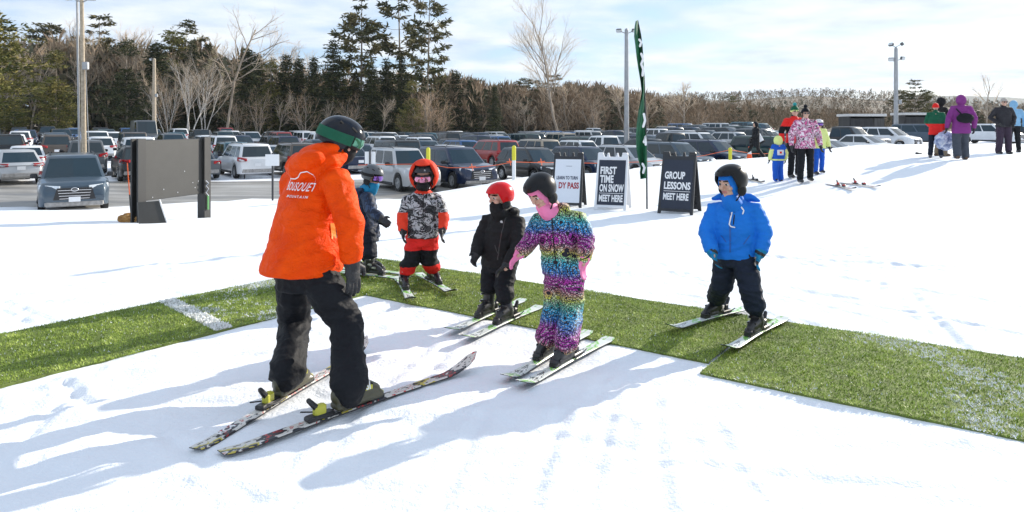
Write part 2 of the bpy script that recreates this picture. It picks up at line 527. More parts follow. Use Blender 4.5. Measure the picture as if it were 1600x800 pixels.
class Leaves:
    def __init__(s): s.v = []; s.f = []; s.t = []

    def tuft(s, p, r, n, size, rg, flat=.6, tint=None, aim=None):
        tb = rg.random() if tint is None else tint
        for _ in range(n):
            q = Vector((rg.gauss(0, 1), rg.gauss(0, 1), rg.gauss(0, flat))) * r * .55 + p
            d = Vector((rg.gauss(0, 1), rg.gauss(0, 1), rg.gauss(0, .5)))
            if aim is not None: d = d * .6 + aim
            d.normalize()
            w = d.cross(Vector((rg.gauss(0, 1), rg.gauss(0, 1), rg.gauss(0, 1)))).normalized()
            L = size * rg.uniform(.6, 1.3); k = L * rg.uniform(.11, .2)
            o = len(s.v)
            s.v += [q - w * k, q + d * L * .5 - w * k * .8, q + d * L, q + d * L * .45 + w * k]
            s.f.append((o, o + 1, o + 2, o + 3)); s.t.append(min(1, max(0, tb + rg.gauss(0, .16))))

    def mesh(s, name, mat):
        me = bpy.data.meshes.new(name); me.from_pydata([tuple(v) for v in s.v], [], s.f); me.materials.append(mat)
        a = me.attributes.new('tint', 'FLOAT', 'FACE'); a.data.foreach_set('value', s.t)
        return me


def conifer(kind, H, seed):
    """one evergreen of height H: trunk with limbs, and a crown of needle sprays along the limbs"""
    rg = random.Random(seed); lv = Leaves(); tk = MB()
    if kind == 'pine': base, wid, dz, droop, mat = .12, .30, .045, .0, m_pine
    elif kind == 'hemlock': base, wid, dz, droop, mat = .03, .20, .030, -.25, m_hem
    elif kind == 'spruce': base, wid, dz, droop, mat = .04, .22, .030, -.15, m_hem
    else: base, wid, dz, droop, mat = .30, .20, .052, .05, m_wpine
    lean = Vector((rg.uniform(-.01, .01), rg.uniform(-.01, .01), 0)) * H
    ax = lambda t: Vector((math.sin(t * 3 + seed) * .006 * H, math.cos(t * 2.3 + seed) * .006 * H, 0)) + lean * t + Vector((0, 0, t * H))
    r0 = H * (.014 if kind != 'white' else .012)
    tk.tube([ax(t) for t in np.linspace(-.02, .985, 9)], [r0 * (1 - .93 * t) for t in np.linspace(0, 1, 9)], 7, cap=0)
    t = base
    while t < .985:
        u = (t - base) / (1 - base)
        if kind == 'pine': prof = (math.sin(min(1, u * 1.25 + .18) * math.pi) ** .7) * (1 - .35 * u) if u < .75 else (1 - u) * 1.9 + .06
        elif kind == 'white': prof = (.45 + .9 * u) if u < .35 else (1.15 - .95 * (u - .35) / .65)
        else: prof = (1 - u) ** .8 + .03
        nb = rg.randint(4, 6) if kind != 'white' else rg.randint(2, 4)
        a0 = rg.random() * 6.3
        for b in range(nb):
            a = a0 + b * 6.283 / nb + rg.uniform(-.4, .4)
            L = H * wid * prof * rg.uniform(.55, 1.2)
            if kind == 'white' and rg.random() < .22: L *= rg.uniform(.2, .6)
            if L < .15: continue
            d = Vector((math.cos(a), math.sin(a), 0))
            p0 = ax(t); pts = []
            for k in range(5):
                s = k / 4
                up = droop * s + (.28 if kind == 'white' else .18) * s * s + rg.uniform(-.03, .03) + (.35 if u > .8 else 0) * s
                pts.append(p0 + d * L * s + Vector((0, 0, L * up)))
            if L > H * .05:
                tk.tube(pts, [r0 * .22 * (1 - .7 * u), r0 * .18 * (1 - .7 * u), r0 * .12, r0 * .08, .01], 4, cap=0)
            ns = max(2, int(L / (H * (.019 if kind != 'white' else .022))))
            tint = rg.random()
            for k in range(ns):
                s = (k + rg.random()) / ns
                if kind == 'white' and s < .35: continue
                if kind == 'pine' and s < .2: continue
                i = min(3, int(s * 4)); q = pts[i].lerp(pts[i + 1], s * 4 - i)
                side = Vector((-d.y, d.x, 0)) * rg.uniform(-1, 1) * L * .22 * (1.1 - s * .5)
                rr = H * (.030 if kind != 'white' else .024)
                lv.tuft(q + side, rr, 14 if kind != 'white' else 30, H * (.030 if kind != 'white' else .036), rg, .35 if kind != 'pine' else .6, tint * .6 + rg.random() * .4, d * .5)
        t += dz * rg.uniform(.7, 1.3) * (1 if kind != 'white' else rg.uniform(.7, 1.4))
    lv.tuft(ax(.98), H * .012, 10, H * .025, rg, 1.5, .5, Vector((0, 0, 1)))
    return tk, lv, mat


def bare(H, seed, spread=.5, levels=4, fine=1.0, stems=1, first=.3, thick=1.0):
    """one leafless tree: returns the trunk with its limbs, and the twigs"""
    rg = random.Random(seed); tk = MB(); tw = MB()

    def grow_(p, d, L, r, lev):
        n = 4 if lev < 2 else 3
        pts = [p]; dd = d.copy()
        for k in range(n):
            dd = (dd + Vector((rg.gauss(0, .12), rg.gauss(0, .12), .06 + rg.gauss(0, .06)))).normalized()
            pts.append(pts[-1] + dd * L / n)
        rs = [r * (1 - .55 * k / n) for k in range(n + 1)]
        (tk if lev < 2 else tw).tube(pts, rs, 7 if lev == 0 else (5 if lev == 1 else 3), cap=0)
        if lev >= levels: return
        nb = [int(10 * fine), int(7 * fine), int(5 * fine), int(4 * fine)][min(lev, 3)]
        for b in range(nb):
            s = (first if lev == 0 else .25) + (1 - (first if lev == 0 else .25)) * (b + rg.random()) / nb
            i = min(n - 1, int(s * n)); q = pts[i].lerp(pts[i + 1], s * n - i)
            bd = (pts[i + 1] - pts[i]).normalized()
            perp = bd.orthogonal().normalized(); perp.rotate(Matrix.Rotation(rg.random() * 6.28, 3, bd))
            nd_ = (bd * rg.uniform(.6, 1.0) + perp * spread * rg.uniform(.8, 1.5)).normalized()
            grow_(q, nd_, L * (.62 if lev == 0 else .55) * (1.15 - .6 * s) * rg.uniform(.7, 1.2), rs[i] * .55, lev + 1)
    for k in range(stems):
        dd = Vector((rg.uniform(-.25, .25), rg.uniform(-.25, .25), 1)) if stems > 1 else Vector((rg.uniform(-.04, .04), rg.uniform(-.04, .04), 1))
        grow_(Vector((rg.uniform(-.3, .3), rg.uniform(-.3, .3), -.2)) * (stems > 1), dd.normalized(), H * .72, H * (.013 * thick if stems == 1 else .008), 0)
    return tk, tw


protos = {}


def proto_conifer(key, kind, seed):
    tk, lv, mat = conifer(kind, 10.0, seed)
    protos[key] = (tk.mesh('trunk', [m_bark]), lv.mesh('crown', mat), 10.0)


def proto_bare(key, seed, bark, twig, **k):
    tk, tw = bare(10.0, seed, **k)
    top = max(v[2] for v in tw.v)
    protos[key] = (tk.mesh('trunk', [bark]), tw.mesh('crown', [twig]), top)


for i in range(3): proto_conifer('pine%d' % i, 'pine', 11 + i)
for i in range(4): proto_conifer('hem%d' % i, 'hemlock', 31 + i)
for i in range(3): proto_conifer('white%d' % i, 'white', 51 + i)
proto_conifer('spruce0', 'spruce', 71)
for i in range(4): proto_bare('bare%d' % i, 81 + i, m_bark, m_twig, spread=.5)
for i in range(2): proto_bare('birch%d' % i, 91 + i, m_pale_bark, m_twig, spread=.42, stems=3, fine=.9)
for i in range(3): proto_bare('shrub%d' % i, 101 + i, m_bark, m_twig_red, spread=.7, stems=4, fine=.75, first=.1)
proto_bare('tall0', 121, m_bark, m_twig, spread=.62, fine=.9, first=.42, thick=.75)
proto_bare('fan0', 131, m_bark, m_twig, spread=.36, fine=1.35, first=.18, thick=.55)
proto_bare('slim0', 141, m_bark, m_twig, spread=.4, fine=.8, first=.3)


def tree(key, name, px, d, top, label, group=None, wide=1.0, lean=0.0, rot=None):
    tm, cm, h = protos[key]
    p = at(px, d); p.z = float(zlot(p.x, p.y)) - .1
    H = CAMZ - (top - HY) / FPX * d - p.z
    o = empty(name, p, rnd.random() * 6.28 if rot is None else rot, label, 'tree', group)
    s = H / h; o.scale = (s * wide, s * wide, s)
    if lean: o.rotation_euler = (0, lean, 0)
    link('trunk', tm, o); link('crown', cm, o)
    return o


# evergreens and single trees that stand out
tree('pine1', 'tall_pine', -14, 86, -70, 'huge dark pine cut off by the upper picture corner behind the lot', wide=1.0)
tree('pine0', 'pine_tree', 88, 94, 78, 'bushy yellow green pine standing just behind the tall wooden floodlight pole')
o = tree('pine1', 'pine_tree', 198, 96, 60, 'bushy dark pine between the two wooden poles, behind the grey van', wide=1.05)
for c in o.children:
    if c.name.startswith('crown'): c.material_slots[0].link = 'OBJECT'; c.material_slots[0].material = m_hem  # same species as the sunlit pine; its dimmer light is put into darker needles
tree('pine2', 'pine_tree', 20, 104, 128, 'low bushy pine at the far corner of the lot below the huge pine', wide=1.2)
tree('white1', 'tall_pine', 566, 116, -22, 'tall dark white pine with bare lower trunk, nearest to the hemlock row', wide=1.0)
tree('white2', 'tall_pine', 624, 121, -26, 'thin tall white pine, middle one of the three tall pines', wide=1.1)
o = tree('white0', 'tall_pine', 664, 114, -34, 'leaning tall pine with thin ragged crown above a mass of brown vines', wide=.85, lean=R(2.2))
tree('tall0', 'bare_tree', 352, 97, -4, 'tall bare tree with a straight dark trunk in front of the dark hemlocks', wide=.9)
tree('fan0', 'bare_tree', 876, 108, -25, 'tall bare tree with fan of fine upright branches above the brown thicket', wide=1.15)
tree('spruce0', 'spruce_tree', 772, 117, 134, 'small dark cone shaped spruce at the edge of the brown thicket', wide=.95)
tree('birch0', 'birch_tree', 293, 94, 84, 'pale many stemmed birch with white limbs in front of dark hemlocks')
tree('birch1', 'birch_tree', 318, 98, 70, 'pale slender birch behind the grey birch beside the tall bare tree', wide=.8)
tree('birch0', 'birch_tree', 262, 96, 112, 'small pale birch just beside the shorter wooden pole', wide=.7)
tree('slim0', 'bare_tree', 1542, 92, 108, 'thin bare sapling rising behind the people at the far edge of the snow', wide=.8)
tree('white1', 'pine_tree', 1428, 118, 126, 'loose pine with gappy crown right behind the floodlight pole by the sheds', wide=1.5)
tree('white2', 'pine_tree', 1408, 124, 140, 'smaller loose pine beside the pole, half behind the nearer shed', wide=1.5)
tree('pine1', 'pine_tree', 1452, 122, 142, 'rounder pine behind the long shed', wide=1.1)
tree('pine2', 'pine_tree', 1145, 150, 148, 'round pine standing alone above the brown wood on the hill side', wide=.9)
k = 0
for px, d, top in [(246, 112, 66), (270, 118, 48), (300, 120, 60), (328, 122, 72), (385, 112, 78), (402, 120, 84), (424, 114, 88), (446, 118, 80), (468, 112, 96), (490, 118, 90),
                   (520, 110, 62), (538, 118, 92), (556, 112, 104), (582, 116, 98), (604, 112, 96), (628, 118, 90), (645, 112, 120), (690, 118, 112), (712, 122, 104), (736, 126, 128)]:
    k += 1
    tree(['hem%d' % (k % 4), 'pine%d' % (k % 3)][k % 5 == 2], 'hemlock_tree', px, d + rnd.uniform(-4, 6), top + rnd.uniform(-10, 8), 'dense dark hemlock in the tall row behind the parked cars', 'dark hemlocks behind the lot', wide=.95 + .5 * rnd.random())
for px, d, top in [(20, 118, 48), (48, 114, 62), (70, 122, 40), (104, 124, 38), (128, 118, 54), (150, 124, 24), (168, 122, 44), (186, 126, 36), (212, 122, 30), (232, 120, 44), (8, 110, 70), (36, 126, 52)]:
    k += 1
    tree('bare%d' % (k % 4), 'bare_tree', px, d, top, 'bare grey tree in the mixed wood behind the bushy pines', 'bare trees behind the bushy pines', wide=.8)
for px, d, top in [(60, 128, 44), (158, 126, 26), (78, 130, 36), (290, 128, 34)]:
    k += 1
    tree('white%d' % (k % 3), 'pine_tree', px, d, top, 'pale white pine rising among the bare trees behind the bushy pines', 'pale pines among bare trees', wide=1.3)
for px, d, top in [(400, 126, 64), (430, 128, 62), (462, 126, 66), (380, 124, 70), (340, 126, 56)]:
    k += 1
    tree('bare%d' % (k % 4), 'bare_tree', px, d, top, 'bare tree crown showing above the dark hemlock row', 'bare crowns above the hemlocks', wide=1.0)
for i in range(26):
    px = 700 + i * 15.5 + rnd.uniform(-5, 5); k += 1
    kind = ['bare0', 'shrub0', 'bare1', 'shrub1', 'bare2', 'shrub2'][k % 6]
    tree(kind, 'bare_tree', px, rnd.uniform(124, 140), rnd.uniform(122, 150) if 'shrub' not in kind else rnd.uniform(148, 168), 'brown leafless tree in the thicket behind the middle of the lot', 'leafless trees of the brown thicket', wide=1.3)
for px, d, top in [(822, 138, 122), (846, 142, 128), (866, 140, 118), (800, 140, 134), (930, 146, 138), (1010, 150, 146), (1060, 152, 150), (960, 148, 142), (742, 132, 126)]:
    k += 1
    tree('white%d' % (k % 3), 'pine_tree', px, d, top, 'olive pine standing in the brown thicket behind the lot', 'olive pines in the brown thicket', wide=1.7)
for px, d, top in [(650, 108, 160), (664, 109, 120), (676, 108, 138), (690, 109, 165), (632, 109, 172)]:
    k += 1
    tree('shrub%d' % (k % 3), 'bush', px, d, top, 'tangled brown vine bush at the foot of the leaning pine', 'brown vine bushes under the leaning pine', wide=1.0)['category'] = 'bush'

for px, d, top in [(404, 104, 120), (436, 106, 132), (478, 104, 118), (512, 106, 140), (548, 105, 128), (596, 106, 138), (262, 104, 100), (228, 106, 92), (372, 104, 132)]:
    k += 1
    tree(['shrub%d' % (k % 3), 'bare%d' % (k % 4)][k % 2], 'bare_tree', px, d, top + 10, 'thin leafless tree in front of the dark hemlock row', 'leafless trees in front of the hemlocks', wide=.8)
# hills with their far-off woods
def hill(name, d0, d1, pts, base, mat, amp, nx=120):
    """pts: (photo column, photo row of the crest); the crest stands at distance d1"""
    X = np.linspace(-.9 * d1, 1.0 * d1, nx); co = []
    cx = [(p - 800) / FPX * d1 for p, _ in pts]; cz = [CAMZ - (q - HY) / FPX * d1 for _, q in pts]
    crest = np.interp(X, cx, cz)
    for r in range(14):
        t = r / 11; s = float(ss(0, 1, min(t, 1))) if t <= 1 else 1 - (t - 1) * .8
        for x, c in zip(X, crest):
            y = d0 + (d1 - d0) * t
            co.append((x, y, base + (c - base) * s + amp * noise.noise(Vector((x * .02, y * .02, 1))) * s))
    me = bpy.data.meshes.new(name); me.from_pydata(co, [], [(r * nx + i, r * nx + i + 1, r * nx + nx + 1 + i, r * nx + nx + i) for r in range(13) for i in range(nx - 1)])
    me.polygons.foreach_set('use_smooth', [True] * len(me.polygons)); me.materials.append(mat)
    o = link(name, me); o['kind'] = 'structure'
    return crest, X


def hill_fn(nt, v): return ramp(nt, tex(nt, v, .06, 8.0, .7), [(.35, (.08, .075, .05)), (.6, (.20, .155, .115))])


m_hill = nodemat('wooded_hill', hill_fn, rough=.95)
m_farhill = pmat('far_wooded_hill', (.055, .06, .045), .95, var=.4, vscale=.02)
H1 = [(-900, 175), (600, 172), (900, 168), (1000, 160), (1060, 158), (1120, 158), (1160, 155), (1220, 152), (1270, 154), (1310, 159), (1360, 170), (1450, 180), (1600, 182), (2000, 182)]
H2 = [(-900, 190), (1100, 188), (1300, 166), (1370, 155), (1400, 152), (1460, 150), (1520, 152), (1580, 156), (1640, 154), (1800, 158), (2200, 170)]
hill('wooded_hill', 190, 520, H1, -1.5, m_hill, 1.0)
hill('far_hill', 1500, 2600, H2, -2, m_farhill, 4.0)

rg = random.Random(5)
m_woods = attr_mat('far_woods', [(0, (.05, .055, .028)), (.3, (.11, .10, .055)), (.55, (.22, .16, .105)), (1, (.34, .25, .165))])


def woods(name, spots, label):
    """many far trees that read as one mass: crowns of small twig and needle faces"""
    lv = Leaves()
    for x, y, z, h, con in spots:
        n = 26 if y > 260 else 60
        tint = rg.uniform(.0, .3) if con else rg.uniform(.4, 1)
        for k in range(n):
            t = rg.random() ** (.8 if con else .55)
            w = h * (.22 * (1 - t) + .02) if con else h * .24 * math.sin(min(1, t * .8 + .25) * math.pi) + .05
            a = rg.random() * 6.28; r_ = w * math.sqrt(rg.random())
            q = Vector((x + math.cos(a) * r_, y + math.sin(a) * r_, z + h * (.05 + .95 * t)))
            d = Vector((math.cos(a) * .5 + rg.gauss(0, .3), math.sin(a) * .5 + rg.gauss(0, .3), -.1 if con else 1.0)).normalized()
            s_ = d.cross(Vector((rg.gauss(0, 1), rg.gauss(0, 1), .1))).normalized()
            L = h * rg.uniform(.10, .24); kk = L * (.22 if con else (.13 if y > 200 else .075))
            o = len(lv.v); lv.v += [q - s_ * kk, q + d * L * .5 - s_ * kk * .8, q + d * L, q + d * L * .45 + s_ * kk]
            lv.f.append((o, o + 1, o + 2, o + 3)); lv.t.append(min(1, max(0, tint + rg.gauss(0, .1))))
    o = link(name, lv.mesh(name, m_woods)); o['kind'] = 'stuff'; o['label'] = label; o['category'] = 'woods'
    return o


spots = []
cx = [(p - 800) / FPX * 520 for p, _ in H1]; cz = [CAMZ - (q - HY) / FPX * 520 for _, q in H1]
for _ in range(4200):
    y = rg.uniform(190, 560); x = rg.uniform(-.1 * y, .85 * y)
    t = (y - 190) / 330; s = float(ss(0, 1, min(t, 1)))
    z = -1.5 + (float(np.interp(x, cx, cz)) + 1.5) * s
    spots.append((x, y, z - .5, rg.uniform(4, 6.5), rg.random() < .16))
woods('woods', spots, 'brown grey winter woods covering the low hill')
spots = []
for _ in range(1500):
    px = rg.uniform(690, 1650); d = rg.uniform(128, 185)
    x = (px - 800) / FPX * d
    top = np.interp(px, [690, 800, 900, 1000, 1100, 1300, 1400, 1650], [118, 134, 142, 157, 172, 184, 188, 182])
    top += 9 * noise.noise(Vector((px * .018, 3.3, 0))) + 6 * noise.noise(Vector((px * .06, 7.3, 0)))
    h = (HY - top + rg.uniform(-14, 3)) / FPX * d + 2.6
    spots.append((x, d, float(zlot(x, d)) - .3, max(2.5, h), rg.random() < .12))
for _ in range(420):
    px = rg.uniform(-60, 760); d = rg.uniform(118, 165); x = (px - 800) / FPX * d
    top = np.interp(px, [-60, 340, 420, 700, 760], [70, 80, 105, 120, 130])
    spots.append((x, d, float(zlot(x, d)) - .3, (HY - top - rg.uniform(0, 40)) / FPX * d + 2.6, rg.random() < .35))
woods('thicket', spots, 'brown leafless undergrowth filling the wood edge behind the cars')
# ------------------------------------------------------------------ cars
def paint(name, col, rough=.28, metal=.35):
    return pmat('paint_' + name, col, rough, metal * .5, .45, coat=.5, var=.06, vscale=2.0)


PAINT = {'white': paint('white', (.72, .73, .74), .3, 0), 'silver': paint('silver', (.46, .47, .48), .3, .6), 'grey': paint('grey', (.09, .098, .105)),
         'black': paint('black', (.006, .007, .008)), 'navy blue': paint('navy', (.006, .016, .05)), 'slate blue': paint('slate', (.045, .072, .10)),
         'blue': paint('blue', (.03, .10, .25)), 'green': paint('green', (.015, .045, .04)), 'red': paint('red', (.30, .02, .02)), 'tan': paint('tan', (.33, .28, .21)),
         'brown': paint('brown', (.09, .07, .055)), 'teal': paint('teal', (.01, .08, .11))}
m_glass = pmat('car_glass', (.010, .026, .036), .04, 0, .6)
m_tyre = pmat('tyre_rubber', (.02, .02, .02), .8, var=.4)
m_rim = pmat('wheel_metal', (.45, .46, .47), .35, .8)
m_trim = pmat('black_trim', (.018, .018, .02), .55)
m_lamp = pmat('lamp_glass', (.75, .78, .80), .1, .3, .8)
m_tail = pmat('tail_lamp', (.35, .01, .015), .2, 0, .6)
m_plate = pmat('licence_plate', (.75, .76, .78), .5)
m_chrome = pmat('chrome', (.7, .7, .72), .15, 1.0)
m_salt = pmat('salted_bumper', (.30, .29, .28), .6, .1, var=.3, vscale=9)
m_stripe = pmat('plate_text', (.05, .08, .2), .5)

# type: length, width, height, belt z, greenhouse x (rear belt, rear roof, front roof, front belt), profile of the body top
CT = {'suv': (4.85, 1.93, 1.76, 1.06, (.12, .42, 3.0, 3.75), [(0, .62), (.06, 1.0), (.2, 1.06), (3.6, 1.08), (3.95, 1.07), (4.6, .98), (4.78, .86), (4.85, .62)]),
      'crossover': (4.55, 1.86, 1.64, 1.0, (.12, .62, 2.75, 3.55), [(0, .62), (.06, .95), (.22, 1.0), (3.4, 1.0), (3.75, .99), (4.3, .88), (4.48, .76), (4.55, .55)]),
      'hatchback': (4.4, 1.77, 1.49, .92, (.08, .75, 2.5, 3.5), [(0, .6), (.06, .86), (.22, .93), (3.3, .93), (3.65, .9), (4.15, .78), (4.34, .66), (4.4, .5)]),
      'sedan': (4.8, 1.84, 1.45, .92, (.85, 1.45, 2.7, 3.6), [(0, .6), (.06, .95), (.3, .98), (.9, .97), (1.2, .93), (3.4, .92), (3.75, .9), (4.55, .76), (4.73, .65), (4.8, .5)]),
      'pickup': (5.75, 2.0, 1.92, 1.15, (2.05, 2.2, 3.6, 4.25), [(0, .7), (.05, 1.12), (.2, 1.16), (2.0, 1.16), (4.1, 1.18), (4.5, 1.18), (5.5, 1.12), (5.68, 1.0), (5.75, .7)]),
      'van': (5.95, 2.05, 2.72, 1.35, (.05, .12, 4.5, 5.2), [(0, .6), (.04, 1.3), (.2, 1.35), (5.0, 1.35), (5.3, 1.32), (5.75, 1.12), (5.9, .95), (5.95, .6)]),
      'boxy suv': (4.6, 1.86, 1.84, 1.12, (.06, .18, 3.0, 3.35), [(0, .6), (.05, 1.1), (.2, 1.13), (3.2, 1.13), (3.6, 1.12), (4.4, 1.06), (4.55, .96), (4.6, .6)]),
      'old suv': (4.55, 1.72, 1.76, 1.06, (.08, .35, 2.75, 3.3), [(0, .62), (.05, 1.02), (.2, 1.07), (3.2, 1.06), (3.5, 1.05), (4.25, 1.0), (4.48, .9), (4.55, .62)]),
      'minivan': (5.1, 1.98, 1.76, 1.05, (.1, .38, 3.3, 4.35), [(0, .6), (.06, 1.0), (.2, 1.05), (4.2, 1.04), (4.45, 1.0), (4.9, .84), (5.04, .7), (5.1, .5)])}


def car_meshes(kind, fine):
    L, Wd, H, belt, (xr0, xr1, xf1, xf0), prof = CT[kind]
    hw = Wd / 2; rw = .36 if H > 1.7 else .325
    ax = (L * .185, L * .80) if kind != 'pickup' else (L * .22, L * .80)
    px, pz = zip(*prof)
    xs_ = sorted(set([0, .03, .08, .16, .3, L - .3, L - .16, L - .08, L - .03, L] + [a + q for a in ax for q in np.linspace(-rw - .1, rw + .1, 11)] + list(np.linspace(.4, L - .4, 9)) + list(px)))
    rings = []
    for x in xs_:
        e = min(x, L - x); w = hw - .16 * (1 - min(1, e / .55)) ** 2.2 - .02 * (1 - min(1, e / 1.6))
        zl = .24 + (.16 * (1 - min(1, e / .18)) ** 1.5)
        for a in ax:
            if abs(x - a) < rw + .07: zl = max(zl, rw + math.sqrt(max(0, (rw + .07) ** 2 - (x - a) ** 2)) - .0)
        zt = max(float(np.interp(x, px, pz)), zl + .05); h = zt - zl
        half = [(0, zl), (w - .14, zl), (w - .015, zl + .02), (w, zl + h * .3), (w + .012, zl + h * .55), (w - .015, zl + h * .82), (w - .075, zt - .015), (w - .22, zt + .005), (0, zt + .02)]
        rings.append([(x, y, z) for y, z in half] + [(x, -y, z) for y, z in half[-2:0:-1]])
    b = MB(); b.loft(rings, 0)
    # greenhouse
    yb, yr = hw - .075, hw - .26
    if kind in ('van', 'boxy suv'): yr = hw - .14
    zr = H - .05

    def G(v):
        return (xr0 + (xr1 - xr0) * v, xf0 + (xf1 - xf0) * v, yb + (yr - yb) * v, belt - .02 + (zr - belt + .02) * v)

    def oct_(x0, x1, y, z, c):
        return [(x0 + c, -y, z), (x1 - c, -y, z), (x1, -y + c, z), (x1 + .05, 0, z), (x1, y - c, z), (x1 - c, y, z), (x0 + c, y, z), (x0, y - c, z), (x0 - .03, 0, z), (x0, -y + c, z)]
    rg_ = []
    for v in (-.12, 0, .5, 1.0): x0, x1, y, z = G(v); rg_.append(oct_(x0, x1, y, z, .05))
    x0, x1, y, z = G(1); rg_ += [oct_(x0 + .04, x1 - .06, y - .03, z + .035, .07), oct_(x0 + .25, x1 - .3, y - .2, z + .055, .1)]
    b.loft(rg_, 0)
    out = {'body': b.mesh('body', [m_trim]), }
    out['body'].set_sharp_from_angle(angle=R(38))

    def side(u0, u1, v0, v1, s, name='window', slope0=0.0, slope1=0.0):
        q = []
        for u, v in ((u0, v0), (u1, v0), (u1 + slope1, v1), (u0 + slope0, v1)):
            x0, x1, y, z = G(v); q.append((x0 + .06 + (x1 - x0 - .12) * u, (y + .006) * s, z))
        m_ = MB(); m_.add(q, [(0, 1, 2, 3)]); return m_.mesh(name, [m_glass], False)

    def front(fr, v0, v1, k=.9):
        m_ = MB(); rows = []
        for v in (v0, v1):
            x0, x1, y, z = G(v); xx = (x1 + .008) if fr else (x0 - .008); bow = .05 if fr else -.03
            rows += [(xx, -y * k, z), (xx + bow, 0, z), (xx, y * k, z)]
        m_.add(rows, [(0, 1, 4, 3), (1, 2, 5, 4)]); return m_.mesh('windscreen' if fr else 'rear_window', [m_glass], False)
    out['windscreen'] = front(1, .06, .93); out['rear_window'] = front(0, .12 if kind != 'sedan' else .05, .9, .86)
    cuts = {'pickup': [(.04, .42), (.46, .93)], 'sedan': [(.05, .46), (.49, .93)], 'van': [(.72, .97)]}.get(kind, [(.03, .25), (.28, .58), (.61, .95)])
    out['windows'] = [side(a, c, .1, .9, s, slope1=(-.0 if c < .9 else 0.0)) for a, c in cuts for s in (1, -1)]
    wm = MB(); wm.lathe([(rw * .62, -.1), (rw * .93, -.105), (rw, -.07), (rw, .07), (rw * .93, .105), (rw * .62, .1), (rw * .60, .04), (.001, .04)], (0, 0, 0), (0, 1, 0), 20, 0)
    rm = MB(); rm.lathe([(rw * .6, .03), (rw * .62, .098), (rw * .55, .102), (rw * .54, .06), (.001, .06)], (0, 0, 0), (0, 1, 0), 18, 0)
    for k in range(5):
        a = k * 6.283 / 5; d = Vector((math.cos(a), 0, math.sin(a)))
        rm.box(d * rw * .3 + Vector((0, .075, 0)), (rw * .55, .03, rw * .16), Matrix((d, (0, 1, 0), d.cross(Vector((0, 1, 0))))).transposed(), 0)
    rm.ell((0, .08, 0), (rw * .13, .03, rw * .13))
    out['tyre'] = wm.mesh('wheel', [m_tyre]); out['tyre'].set_sharp_from_angle(angle=R(40)); out['rim'] = rm.mesh('rim', [m_rim], False)
    out['wheels'] = [(a, s * (hw - .115), rw, s) for a in ax for s in (1, -1)]
    # lamps, grille, bumpers, plates: built on the ends
    zh = float(np.interp(L - .25, px, pz)) - .12
    hl = []
    for s in (1, -1):
        m_ = MB(); q = []
        for (dx, dy, z) in ((-.02, .58, zh - .09), (-.10, .24, zh - .10), (-.32, .045, zh - .06), (-.36, .045, zh + .06), (-.12, .24, zh + .05), (-.05, .58, zh + .02)):
            q.append((L + dx + .012, s * (hw - dy + .004), z))
        qi = [(x - .12, y - s * .05, z) for x, y, z in q]
        m_.loft([q, qi]); hl.append(m_.mesh('headlight', [m_lamp], False))
    out['headlights'] = hl
    tl = []; zt_ = .94 if H > 1.6 else .82
    for s in (1, -1):
        m_ = MB(); hgt = .2 if H < 1.7 else .3
        q = [(.02, s * (hw - .42), zt_ - .03), (.05, s * (hw - .14), zt_ - .06), (.3, s * (hw - .012), zt_ - .02), (.34, s * (hw - .03), zt_ + hgt * .6), (.09, s * (hw - .13), zt_ + hgt * .55), (.03, s * (hw - .4), zt_ + .1)]
        q = [(x - .03, y + s * .008, z) for x, y, z in q]
        m_.loft([q, [(x + .1, y - s * .06, z) for x, y, z in q]]); tl.append(m_.mesh('tail_light', [m_tail], False))
    out['tail_lights'] = tl
    m_ = MB(); gz = zh - .06; m_.prism([(-.46, gz + .02), (.46, gz + .02), (.56, gz - .34), (-.56, gz - .34)], (L - .03, 0, 0), (0, 1, 0), (0, 0, 1), (.045, 0, 0))
    for k in range(4): m_.box((L + .018, 0, gz - .05 - k * .085), (.012, .88 - k * .03, .012), None, 1)
    out['grille'] = m_.mesh('grille', [m_trim, m_chrome], False)
    m_ = MB(); m_.tube([(L + .030, .09 * math.cos(t), gz - .03 + .055 * math.sin(t)) for t in np.linspace(0, 6.283, 14)], .012, 5, cap=0); out['emblem'] = m_.mesh('emblem', [m_chrome])
    out['bumpers'] = []
    for x, z, h in ((L - .1, .33, .16), (.1, .42, .2)):
        m_ = MB(); m_.box((x, 0, z), (.225, Wd * .81, h), None, 0, .03); out['bumpers'].append(m_.mesh('bumper', [m_salt], False))
    m_ = MB(); m_.box((L + .028, 0, .47), (.012, .31, .155)); out['plate_f'] = m_.mesh('licence_plate', [m_plate], False)
    m_ = MB(); m_.box((-.02, 0, .72 if kind != 'pickup' else .6), (.02, .31, .155)); out['plate_r'] = m_.mesh('licence_plate', [m_plate], False)
    mir = []
    for s in (1, -1):
        m_ = MB(); m_.box((xf0 - .42, s * (hw + .10), belt + .07), (.12, .2, .15), None, 0, .03); m_.box((xf0 - .40, s * (hw - .03), belt + .02), (.06, .16, .05)); mir.append(m_.mesh('mirror', [m_trim], False))
    out['mirrors'] = mir
    if kind in ('suv', 'crossover', 'boxy suv', 'old suv'):
        out['roof_rails'] = []
        for s in (1, -1):
            m_ = MB(); m_.tube([(xr1 + .15, s * (yr - .08), H - .01), (xr1 + .3, s * (yr - .08), H + .045), (xf1 - .35, s * (yr - .08), H + .045), (xf1 - .2, s * (yr - .08), H - .01)], .018, 5)
            out['roof_rails'].append(m_.mesh('roof_rail', [m_trim], False))
    out['sills'] = []
    for s in (1, -1):
        m_ = MB(); m_.box((L * .49, s * (hw + .002), .30), (L * .40, .05, .12), None, 0, .015)
        out['sills'].append(m_.mesh('sill', [m_trim], False))
    return out


_cm = {}
_cproto = {}


